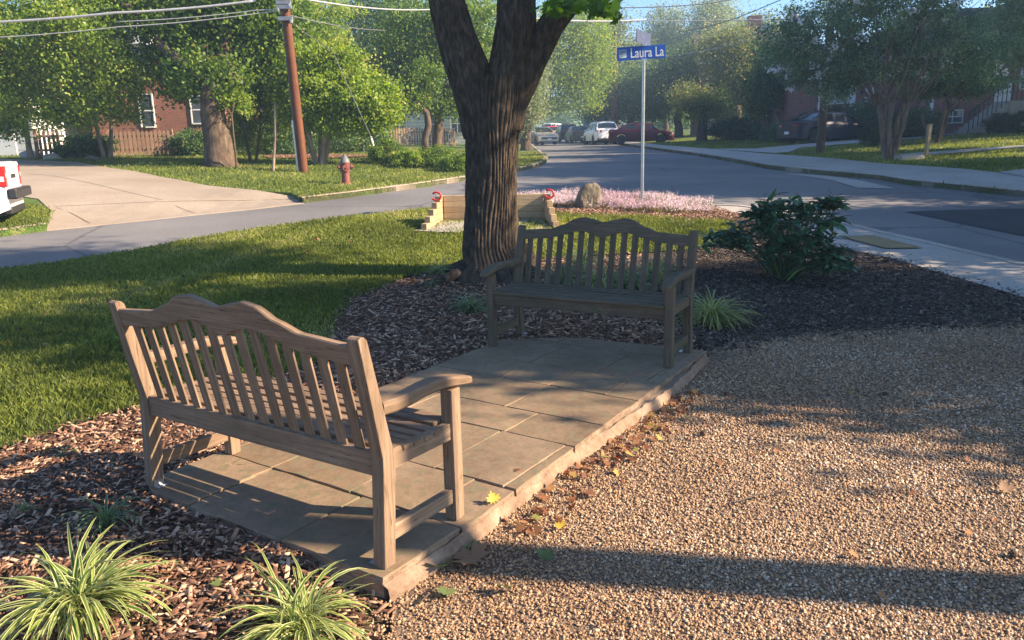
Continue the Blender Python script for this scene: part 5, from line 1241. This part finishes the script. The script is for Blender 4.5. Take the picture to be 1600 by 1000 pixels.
    for nm, (xa_, xb_) in (('windscreen', (rx[-1]-.010*L, rx[-2]+.004*L)), ('rear_window', (rx[0]+.012*L, rx[1]-.002*L))):
        m = MB(); P_ = []
        for j in range(6):
            x = xa_+(xb_-xa_)*(.06+.86*j/5); t = top(x)
            w_ = plan(x); bt = belt(x); k = min(1, max(0, (t-bt)/.35)); tum = w_*(.965-.20*k*min(1, (t-bt)/(H-bt+.001))); e = (tum*.86 if k > 0 else w_*.78)
            for y, dz in ((-e, -.006), (-e*.5, .012), (0, .024), (e*.5, .012), (e, -.006)): P_.append((x+(.012 if 'wind' in nm and 'rear' not in nm else -.012), y, t+dz+.008))
        m.add(P_, [(5*j+k, 5*j+k+1, 5*j+6+k, 5*j+5+k) for j in range(5) for k in range(4)]); m.build(nm, M['carglass'], body, smooth=True)
    # underside / wheel wells
    m = MB(); m.box((-hl+.12, -Wd*.40, zb-.02), (hl-.12, Wd*.40, zb+.32)); m.build('chassis', M['dark'], root)
    for wxx in (fwx, rwx):
        for s in (-1, 1):
            y0 = s*(Wd/2-.115); m = MB(); r = wheel_r
            m.lathe([(r*.60, -.11), (r*.94, -.11), (r, -.075), (r, .075), (r*.94, .11), (r*.60, .11)], 26, (wxx, y0, r), 'y'); wl = m.build('wheel', M['rubber'], root, smooth='auto')
            m = MB(); yo = y0+s*.085; m.lathe([(.02, -.012), (r*.62, -.012), (r*.62, .0), (.06, .0)], 22, (wxx, yo-s*.03, r), 'y')
            for q in range(5):
                a = q*2*math.pi/5+.3; d = Vector((math.cos(a), 0, math.sin(a))); c_ = Vector((wxx, yo, r)); m.beam(c_+d*.03, c_+d*r*.60, .055, .02, side=(-d.z, 0, d.x))
            m.build('rim', M['metal'], wl)
    # ends
    if style == 'pickup':
        for t in (-1, 1):
            m = MB(); y1 = t*Wd/2*.985; z1 = belt(-hl)-.06; m.box((-hl-.014, min(y1, y1-t*.16), z1-.36), (-hl+.10, max(y1, y1-t*.16)+(.012 if t > 0 else 0), z1)); m.box((-hl+.03, min(y1+t*.014, y1), z1-.11), (-hl+.24, max(y1+t*.014, y1), z1-.004)); m.build('tail_light', M['lamp_red'], body, bevel=.012)
            m = MB(); m.box((-hl-.018, min(y1-t*.04, y1-t*.12), z1-.20), (-hl-.010, max(y1-t*.04, y1-t*.12), z1-.12)); m.box((-hl+.01, min(y1+t*.017, y1), z1-.27), (-hl+.08, max(y1+t*.017, y1), z1-.18)); m.build('reverse_lamp', M['lamp_clear'], body)
        m = MB(); m.box((-hl-.16, -Wd*.49, .50), (-hl-.002, Wd*.49, .68)); m.build('step_bumper', M['dark'], body, bevel=.03)
        m = MB(); m.box((-hl-.02, -.22, .86), (-hl+.0, .22, .93)); m.build('tailgate_handle', M['dark'], body, bevel=.008)
    for s, nm, mt, zf in ((1, 'headlight', 'lamp_clear', .47), (-1, 'tail_light', 'lamp_red', .58 if style != 'suv' else .56)):
        for t in (-1, 1):
            if style == 'pickup' and s < 0: continue
            x = s*(hl-.05); z = H*zf; w_ = plan(s*(hl-.10)); m = MB()
            xe = hl-.012 if s > 0 else hl-.002; hgt = .085 if s > 0 or style == 'sedan' else (.12 if style == 'suv' else .21)
            zz_ = min(z, belt(s*hl)-.05) if s > 0 else min(z, belt(s*hl)-(.08 if style != 'pickup' else .20))
            pts = [(s*(xe+.012), t*w_*.52, zz_-hgt*.6), (s*(xe+.012), t*w_*.52, zz_+hgt*.6), (s*(xe-.03), t*w_*.90, zz_+hgt*.7), (s*(xe-.03), t*w_*.90, zz_-hgt*.7), (s*(hl-.26), t*(plan(hl-.26)+.006), zz_+hgt*.75), (s*(hl-.26), t*(plan(hl-.26)+.006), zz_-hgt*(.2 if style != 'pickup' else .7))]
            m.add(pts, [(0, 1, 2, 3), (3, 2, 4, 5)]); mo = m.build(nm, M[mt], body); sol = mo.modifiers.new('solid', 'SOLIDIFY'); sol.thickness = .02; sol.offset = 0
    m = MB(); w_ = Wd*.36
    m.box((hl-.03, -w_, H*.30), (hl+.012, w_, H*.40)); m.build('grille', M['dark'], body, bevel=.01)
    for s in (1, -1): m = MB(); m.box((min(s*(hl-.12), s*(hl+.03)), -Wd*.42, zb+.0), (max(s*(hl-.12), s*(hl+.03)), Wd*.42, zb+.13+(.05 if style == 'suv' else 0))); m.build('bumper', M['dark'] if style != 'sedan' else paintm, body, bevel=.03)
    if plate:
        for s in (1, -1): m = MB(); m.box((min(s*(hl+.0), s*(hl+.036)), -.16, .44 if s < 0 else zb+.15), (max(s*(hl+.0), s*(hl+.036)), .16, .57 if s < 0 else zb+.27)); m.build('number_plate', M['signwhite'], body)
    for s in (-1, 1): x = rx[-1]-.07*L; m = MB(); m.box((x-.07, s*(Wd/2-.03) if s > 0 else -Wd/2-.13, belt(x)+.02), (x+.07, Wd/2+.13 if s > 0 else -Wd/2+.03, belt(x)+.15)); m.build('wing_mirror', paintm, body, bevel=.03)
    if roofrails:
        for s in (-1, 1): m = MB(); m.tube([(-.36*L, s*Wd*.36, H-.02), (-.33*L, s*Wd*.36, H+.05), (.03*L, s*Wd*.36, H+.05), (.07*L, s*Wd*.36, H-.02)], .018, 6); m.build('roof_rail', M['metal'], body)
    return root
M['lamp_clear'] = simple('lamp_clear', (.55, .56, .58), .15, .2, .1, 20); M['lamp_red'] = simple('lamp_red', (.38, .015, .012), .2, 0, .15, 20)
Pt = {k: paint('car_paint_'+k, c, mt) for k, c, mt in (('silver', (.46, .44, .41), .6), ('white', (.72, .73, .74), .0), ('red', (.55, .02, .03), .1), ('black', (.018, .02, .025), .2), ('brown', (.14, .12, .11), .4), ('navy', (.006, .012, .035), .0), ('maroon', (.085, .012, .022), .3), ('blue', (.02, .03, .065), .3))}
for q_ in ('navy', 'maroon', 'brown', 'black', 'blue'): b_ = Pt[q_].node_tree.nodes['Principled BSDF']; b_.inputs['Coat Weight'].default_value = .12; b_.inputs['Specular IOR Level'].default_value = .3
def putz(u, v, D=None):
    if D is None: x, y = P(u, v, -.12)
    else: q = at(u, v, D); x, y = q.x, q.y
    return (x, y, T(x, y)-.12)
def placecar(u, D): x = at(u, 220, D).x; return (x, D, T(x, D)-.12)
make_car('parked_car', 'silver sedan parked at the left kerb facing us', 'car', placecar(843, 66), R(-72), 4.7, 1.82, 1.46, Pt['silver'], 'sedan')
make_car('parked_car', 'white suv parked at the right kerb, rear towards us', 'car', placecar(938, 63), R(97), 4.7, 1.90, 1.72, Pt['white'], 'suv', .36, roofrails=True)
make_car('parked_car', 'brown grey sedan parked ahead of the white suv', 'car', placecar(903, 72), R(95), 4.7, 1.82, 1.47, Pt['brown'], 'sedan')
make_car('parked_car', 'black suv parked between the red car and the brown sedan', 'car', placecar(884, 79), R(95), 4.6, 1.85, 1.68, Pt['black'], 'suv', .35)
make_car('parked_car', 'bright red car at the far left of the street', 'car', placecar(861, 88), R(92), 4.4, 1.80, 1.60, Pt['red'], 'suv', .34)
make_car('parked_car', 'white car mostly hidden behind the silver sedan', 'car', placecar(834, 92), R(-95), 4.7, 1.85, 1.75, Pt['white'], 'suv', .35)
make_car('parked_car', 'far white van above the roof of the black suv', 'car', placecar(866, 108), R(60), 5.2, 1.95, 2.1, Pt['white'], 'suv', .35)
x, y = at(929, 220, 75).x, 75; make_car('parked_car', 'dark blue van behind the white suv', 'car', (x, y, T(x, y)-.1), R(100), 4.9, 1.95, 2.25, Pt['blue'], 'suv', .35)
x, y = at(1001, 212, 57).x, 57; make_car('parked_car', 'dark maroon sedan parked sideways across a driveway behind the sign post', 'car', (x, y, T(x, y)-.02), R(-8), 4.6, 1.82, 1.48, Pt['maroon'], 'sedan')
x, y = at(1290, 222, 39.5).x, 39.5; make_car('parked_car', 'dark navy sedan on the driveway of the right brick house', 'car', (x, y, T(x, y)-.04), R(19), 4.75, 1.83, 1.45, Pt['navy'], 'sedan', .34)
# white pickup at the left edge
make_car('pickup_truck', 'white pickup truck tail at the left edge of the driveway', 'truck', (-11.84, 13.5, .44), R(205), 5.6, 1.98, 1.9, Pt['white'], 'pickup', .40, plate=False)
# stop sign, far
sx2 = at(842, 200, 86).x; st = thing('stop_sign', 'tiny red stop sign far down the street', 'sign', (sx2, 86, T(sx2, 86))); MB().tube([(0, 0, 0), (0, 0, 2.3)], .04, 8).build('post', M['greymetal'], st)
oc = [(.38*math.cos(R(22.5+45*k)), .38*math.sin(R(22.5+45*k))) for k in range(8)]; mb = MB(); mb.prism(oc, lambda a, b, d: (a, d, b+2.55), -.06, -.045); mb.build('panel', M['redpaint'], st)
text('STOP', .26, M['signwhite'], (0, -.065, 2.55), (R(90), 0, 0), st, .9)

# ---------------- background trees ----------------
TG = 'trees behind the street'
def TP(u, D): x = at(u, 230, D).x; return (x, D)
make_tree('maple_tree', 'thick trunked dark tree in front of the left brick house', P(345, 259), bpx([(280, 35, 80, 45), (330, 75, 80, 55), (290, 125, 42, 25), (420, 35, 70, 50), (350, 10, 90, 40), (250, 95, 35, 22, 1), (395, 110, 40, 30), (205, -10, 60, 40), (320, 120, 45, 24, -1.5), (365, 118, 30, 22, -1.6)], 26), 620, 52, .28, .135, M['leaf_mid'], M['bark2'], tr=.42, fork=2.5, nl=10)
make_tree('ornamental_tree', 'broad light green tree overhanging the driveway at upper left', P(168, 248), bpx([(50, 60, 85, 65), (140, 100, 80, 55), (20, 130, 55, 50), (110, 25, 90, 50), (175, 150, 45, 32), (120, 175, 50, 24), (215, 120, 28, 20), (-40, 80, 60, 80), (75, 175, 30, 25), (205, 178, 25, 12)], 25, .8), 760, 50, .22, .10, M['leaf_yel'], M['bark3'], tr=.12, fork=2.4, stems=2, stemspread=.4, nl=9)
make_tree('ornamental_tree', 'slender leaning tree beside the white garage', P(48, 249), bpx([(40, 110, 55, 40), (-10, 160, 35, 35), (15, 190, 30, 25)], 27), 200, 45, .22, .10, M['leaf_yel'], M['bark3'], tr=.10, fork=2.0, nl=7)
make_tree('crape_myrtle', 'round bright green multi stemmed tree right of the reddish pole', P(500, 256), bpx([(490, 120, 48, 40), (545, 150, 60, 42), (590, 170, 34, 30), (475, 165, 40, 30), (520, 95, 35, 20), (530, 190, 50, 14), (460, 130, 30, 35)], 25.3), 620, 52, .18, .105, M['leaf_yel'], M['bark3'], tr=.12, fork=1.4, stems=5, stemspread=.55, nl=5)
make_tree('young_tree', 'loose pale green tree just left of the reddish pole', P(395, 255), bpx([(390, 175, 30, 35), (415, 120, 35, 45), (385, 215, 22, 15), (435, 170, 22, 40), (405, 60, 40, 35)], 27), 270, 42, .2, .10, M['leaf_yel'], M['bark2'], tr=.07, fork=1.3, stems=3, stemspread=.35, nl=4)
make_tree('ivy_shrub', 'yellow green climbing foliage on the thick left trunk', P(370, 262), bpx([(360, 148, 16, 28), (380, 165, 12, 20)], 24.2), 40, 40, .12, .08, M['leaf_yel'], M['bark2'], tr=.03, fork=1.6, nl=3, cat='shrub')
for i, (u, v, D, L_, mt, nn, lb) in enumerate((
    (430, 215, 38, [(440, 50, 60, 60), (480, 20, 70, 50), (400, 110, 60, 60), (510, 75, 45, 40), (340, 160, 50, 40)], 'leaf_yel', 420, 'tall yellow green tree rising behind the reddish pole'),
    (560, 215, 46, [(560, 60, 60, 60), (600, 20, 60, 50), (545, 120, 60, 50), (630, 80, 50, 60)], 'leaf_dark', 460, 'dark tree with brown tinged leaves between pole and big trunk'),
    (684, 222, 36, [(650, 60, 60, 60), (700, 110, 50, 50), (620, 120, 40, 40), (720, 50, 60, 60), (690, 160, 35, 20)], 'leaf_mid', 480, 'straight trunked tree just left of the big trunk'),
    (770, 215, 52, [(760, 40, 50, 70), (770, 110, 50, 60), (790, 160, 40, 40)], 'leaf_yel', 330, 'bright tree seen through the fork of the big trunk'),
    (905, 212, 66, [(880, 90, 48, 50), (855, 60, 45, 50), (920, 60, 40, 45), (860, 140, 45, 40), (905, 140, 35, 30), (930, 110, 30, 30)], 'leaf_yel', 620, 'large sunlit maple over the parked cars, right of the big trunk'),
    (840, 215, 46, [(828, 168, 18, 20), (814, 196, 12, 16), (826, 120, 24, 30)], 'leaf_pale', 160, 'pale small tree behind the silver sedan'),
    (965, 208, 92, [(960, 80, 40, 45), (935, 40, 35, 40), (985, 110, 35, 40), (950, 130, 30, 30)], 'leaf_olive', 330, 'olive tinted tree behind the slim far pole'),
    (1040, 205, 100, [(1040, 45, 34, 32), (1025, 85, 40, 30), (1060, 80, 35, 30)], 'leaf_pale', 260, 'feathery pale tree top left of the tallest one under the sky'),
    (1115, 205, 96, [(1110, 28, 36, 28), (1100, 70, 42, 30), (1135, 55, 28, 30)], 'leaf_pale', 280, 'tallest feathery pale tree against the sky'),
    (1150, 206, 61, [(1105, 85, 26, 18), (1135, 70, 34, 24), (1165, 85, 34, 26), (1195, 95, 26, 22), (1150, 110, 40, 18)], 'leaf_olive', 330, 'loose olive tree standing in front of the distant brick house roof'),
    (1180, 205, 80, [(1185, 55, 38, 32), (1165, 90, 40, 30), (1210, 70, 34, 34)], 'leaf_olive', 300, 'rounded olive tree top right of the sky gap'),
    (985, 206, 74, [(960, 160, 45, 30), (1000, 140, 45, 35), (940, 180, 30, 14), (1020, 175, 30, 18)], 'leaf_dark', 420, 'wide dark tree shading the maroon sedan'),
    (1060, 206, 70, [(1060, 120, 50, 38), (1030, 150, 36, 30), (1090, 110, 40, 35)], 'leaf_dark', 420, 'dark blue green tree right of the sign post'),
    (1150, 205, 66, [(1150, 120, 45, 38), (1180, 150, 36, 30), (1130, 160, 30, 20)], 'leaf_dark', 380, 'dense dark tree in front of the distant brick house'),
    (1096, 209, 54, [(1095, 165, 36, 22), (1075, 150, 26, 18), (1120, 172, 26, 14)], 'leaf_olive', 130, 'small lawn tree with a low crown left of the driveway'),
    (1194, 207, 46, [(1195, 135, 30, 28), (1215, 105, 34, 32), (1185, 165, 22, 16)], 'leaf_dark', 240, 'thin stemmed dark tree at the corner of the driveway'))):
    s = D/1200
    make_tree('background_tree', lb, TP({905: 812, 840: 822, 770: 745}.get(u, u), D), bpx(L_, D, .8), int(nn*1.1), 42, 10*s, max(.13, 2.9*s), M[mt], M['bark2'], tr=min(.38, .25*D/40), fork=max(1.5, (228-v+30)*s*.0+2.3), nl=6, group=TG)
cv = TP(662, 34); mb = MB(); z0 = T(*cv); mb.tube([(cv[0]+.1, 34, z0-.1), (cv[0]+.05, 34, z0+.6), (cv[0]+.25, 34, z0+1.2), (cv[0]+.2, 34, z0+1.7), (cv[0]-.35, 34, z0+2.3), (cv[0]-.7, 34, z0+3.4)], [.17, .15, .15, .13, .12, .09], 10, jit=.1)
cvt = thing('crooked_tree', 'crooked leaning trunk just left of the straight dark trunk', 'tree', (0, 0, 0)); mb.build('trunk', M['bark2'], cvt, smooth=True); V, F, r, _ = leafcloud(bpx([(640, 150, 35, 20), (660, 120, 30, 20), (620, 170, 18, 10)], 34), 110, 40, .2, .12, .5); npmesh('crown', V, F, M['leaf_mid'], cvt, rnd=r)
# right side trees
make_tree('crape_myrtle', 'large white flowering crape myrtle on the right lawn', P(1389, 249), bpx([(1290, 50, 75, 48), (1380, 40, 90, 55), (1460, 60, 75, 50), (1245, 100, 40, 30), (1330, 105, 60, 30), (1520, 85, 50, 32), (1420, 110, 50, 22), (1300, 140, 32, 14), (1230, 60, 40, 40), (1400, -20, 130, 50), (1540, 125, 22, 12)], 25.5), 820, 52, .16, .085, M['leaf_crape'], M['bark3_shaded'], tr=.125, fork=1.75, stems=5, stemspread=.45, nl=6, blooms=110)
make_tree('ornamental_tree', 'small dark spreading tree beside the wooden marker post', P(1461, 224), bpx([(1470, 125, 44, 20), (1520, 130, 40, 18), (1440, 140, 28, 12), (1500, 105, 40, 20)], 32.5), 420, 45, .16, .10, M['leaf_dark'], M['bark2'], tr=.13, fork=1.3, stems=3, stemspread=.6, nl=5)
make_tree('ornamental_tree', 'pale sunlit tree at the upper right corner', (at(1640, 230, 34).x, 34), bpx([(1590, 45, 45, 45), (1640, 80, 50, 50), (1575, 80, 25, 18), (1620, 10, 60, 40)], 34), 330, 45, .25, .12, M['leaf_pale'], M['bark2'], tr=.2, fork=3, nl=7)
# hedges and shrubs
def shrub(name, label, base, rx_, rh, mat, n=90, size=.07, group=None, ry_=None):
    x, y = base; z = T(x, y); root = thing(name, label, 'shrub', (x, y, z), 0, group)
    V, F, r, cc = leafcloud([((0, 0, rh*.5), (rx_, ry_ or rx_, rh*.52))], n, 34, rx_*.12, size, .72); npmesh('foliage', V, F, M[mat], root, rnd=r)
    mb = MB()
    for i in range(5): mb.tube([(0, 0, -.05), tuple(Vector(cc[i*3])*.7), tuple(cc[i*3])], [.03, .02, .008], 5)
    mb.build('stem', M['bark2'], root); return root
shrub('clipped_shrub', 'round clipped dark shrub at the nose of the navy sedan', P(1363, 228), .62, 1.15, 'hedge', 170, .05)
shrub('clipped_shrub', 'round clipped hedge at the foot of the brick house stairs', P(1562, 208), .62, .85, 'hedge', 130, .06)
shrub('clipped_shrub', 'round clipped hedge at the right edge of the photo', P(1594, 208), .62, .9, 'hedge', 130, .06)
for i, (u, v, D, rx_, rh, lb) in enumerate(((1300, 190, 42.5, 1.2, 1.5, 'foundation shrub under the white picture window'), (1335, 190, 42.3, 1.2, 1.6, 'foundation shrub below the porch railing'), (1255, 196, 43, 1.2, 1.1, 'low shrub at the left corner of the russet house'), (1225, 200, 43, 1.2, 1.0, 'low dark shrub behind the rear of the navy sedan'), (1400, 200, 38, 1.1, 1.3, 'dark shrub behind the crape myrtle trunk'), (1432, 198, 38.5, 1.0, 1.3, 'dark shrub left of the basement window'), (1160, 205, 50, 1.5, 1.3, 'spreading dark shrub under the distant trees'), (1190, 204, 49, 1.4, 1.4, 'dark shrub left of the driveway corner'), (1140, 204, 54, 1.6, 1.2, 'dark shrub behind the small lawn tree'), (1350, 185, 41.5, 1.0, 1.7, 'taller green shrub right of the porch'))):
    x = at(u, 215, D).x; shrub('garden_shrub', lb, (x, D), rx_, rh, 'bush' if i % 2 else 'hedge', 110, .10, 'shrubs along the right houses')
for i, (u, v, rx_, rh, mt, lb) in enumerate(((605, 256, .60, .75, 'leaf_mid', 'soft grey green bush beside the white guy guard'), (640, 262, .45, .55, 'leaf_yel', 'low sunlit bush right of the guy guard'), (686, 262, .62, .62, 'leaf_mid', 'ferny green bush left of the big trunk'), (712, 268, .5, .5, 'leaf_mid', 'low ferny bush touching the left side of the big trunk'), (595, 250, .35, .5, 'leaf_yel', 'pale bush left of the grey green bush'))):
    shrub('verge_bush', lb, P(u, v), rx_, rh, mt, 110, .06, 'bushes on the far verge')
for i, (u, D, rx_, rh, lb) in enumerate(((120, 29.2, .7, .7, 'low shrub in front of the picket fence gap'), (150, 29, .6, .8, 'leafy shrub at the left end of the long picket fence'), (305, 30.5, .9, 1.0, 'dark shrub under the brick house window'), (455, 31, 1.2, .9, 'dark undergrowth shrub behind the reddish pole'), (540, 34, 1.6, .9, 'low shrub behind the round bright tree'), (405, 33, 1.5, 1.2, 'dark shrub between the thick trunk and the pole'))):
    x = at(u, 240, D).x; shrub('yard_shrub', lb, (x, D), rx_, rh, 'leaf_dark', 120, .09, 'shrubs in the left yards')
# rocks along the left driveway
for i, (u, v, s, lb) in enumerate(((50, 247, .35, 'whitish rock nearest the garage'), (82, 249, .28, 'white rock in the middle of the driveway rocks'), (120, 247, .42, 'largest tan rock beside the driveway'), (145, 251, .22, 'small tan rock at the right of the driveway rocks'))):
    x, y = P(u, v); bm2 = bmesh.new(); bmesh.ops.create_icosphere(bm2, subdivisions=3, radius=s)
    for vv in bm2.verts: vv.co = Vector((vv.co.x*1.2, vv.co.y, vv.co.z*.6))*(1+.28*mn.noise(vv.co*3/s*.35+Vector((i*7, 0, 0))))
    me = bpy.data.meshes.new('rock'); bm2.to_mesh(me); bm2.free(); me.materials.append(M['boulder'] if i > 1 else M['concrete']); o = bpy.data.objects.new('garden_rock', me); COL.objects.link(o); o.location = (x, y, T(x, y)+s*.2); tag(o, lb, 'rock', 'rocks beside the driveway')
# mulch ring under the crape myrtle
cx, cy = P(492, 246)
ringp = [(cx+2.0*math.cos(a)*(1+.1*math.sin(3*a)), cy+1.3*math.sin(a)) for a in np.linspace(0, 2*math.pi, 22, endpoint=False)]
sheet('mulch_ring', ringp, .05, M['soil'], step=.5)
x = rng.uniform(cx-2.3, cx+2.3, 9000); y = rng.uniform(cy-1.6, cy+1.6, 9000); k = inpoly(x, y, ringp); chips('ring_mulch', 'brown mulch ring under the round bright tree', M['chips'], x[k], y[k], 1.0, .06)
# far woods closing the view
wb = []
for i in range(46):
    x = -105+i*5+random.uniform(-2, 2); y = random.uniform(112, 150)
    if -2 < x < 17: continue
    hgt = random.uniform(5.0, 8.5) if x < 12 else random.uniform(4.0, 6.0); wb.append(((x, y, 3.4+hgt*.8), (6, 5, hgt)))
wb += [((6, 172, 6), (10, 6, 4)), ((14, 168, 6.5), (8, 6, 4.5)), ((-3, 168, 7), (8, 6, 6))]
for i in range(15): wb.append(((-75+i*4.7, random.uniform(62, 78), 4.5+random.uniform(0, 3)), (4.5, 4, 6.0+random.uniform(0, 2.5))))
for i in range(9): wb.append(((38+i*5.5, random.uniform(58, 78), 5.5+random.uniform(0, 2)), (4.5, 4, 5.2)))
V, F, r, _ = leafcloud(wb, 5200, 30, .9, .5, .6)
tag(npmesh('distant_woods', V, F, M['leaf_mid'], rnd=r), 'far off wall of green woods behind the houses and street', 'woods', kind='stuff')


# ---------------- bluish haze added to brighten the far shade ----------------
hm = bpy.data.materials.new('added_haze'); hm.use_nodes = True; hn = hm.node_tree; hn.nodes.remove(hn.nodes['Principled BSDF'])
pv = hn.nodes.new('ShaderNodeVolumePrincipled'); pv.inputs['Color'].default_value = (.55, .78, 1.0, 1); pv.inputs['Density'].default_value = .0017; pv.inputs['Anisotropy'].default_value = .2
hn.links.new(pv.outputs[0], hn.nodes['Material Output'].inputs['Volume'])
mb = MB(); mb.box((-125, -14, -2), (125, 195, 24)); tag(mb.build('haze', hm), 'thin bluish haze added over the street to brighten the distant shade', 'haze', kind='stuff')
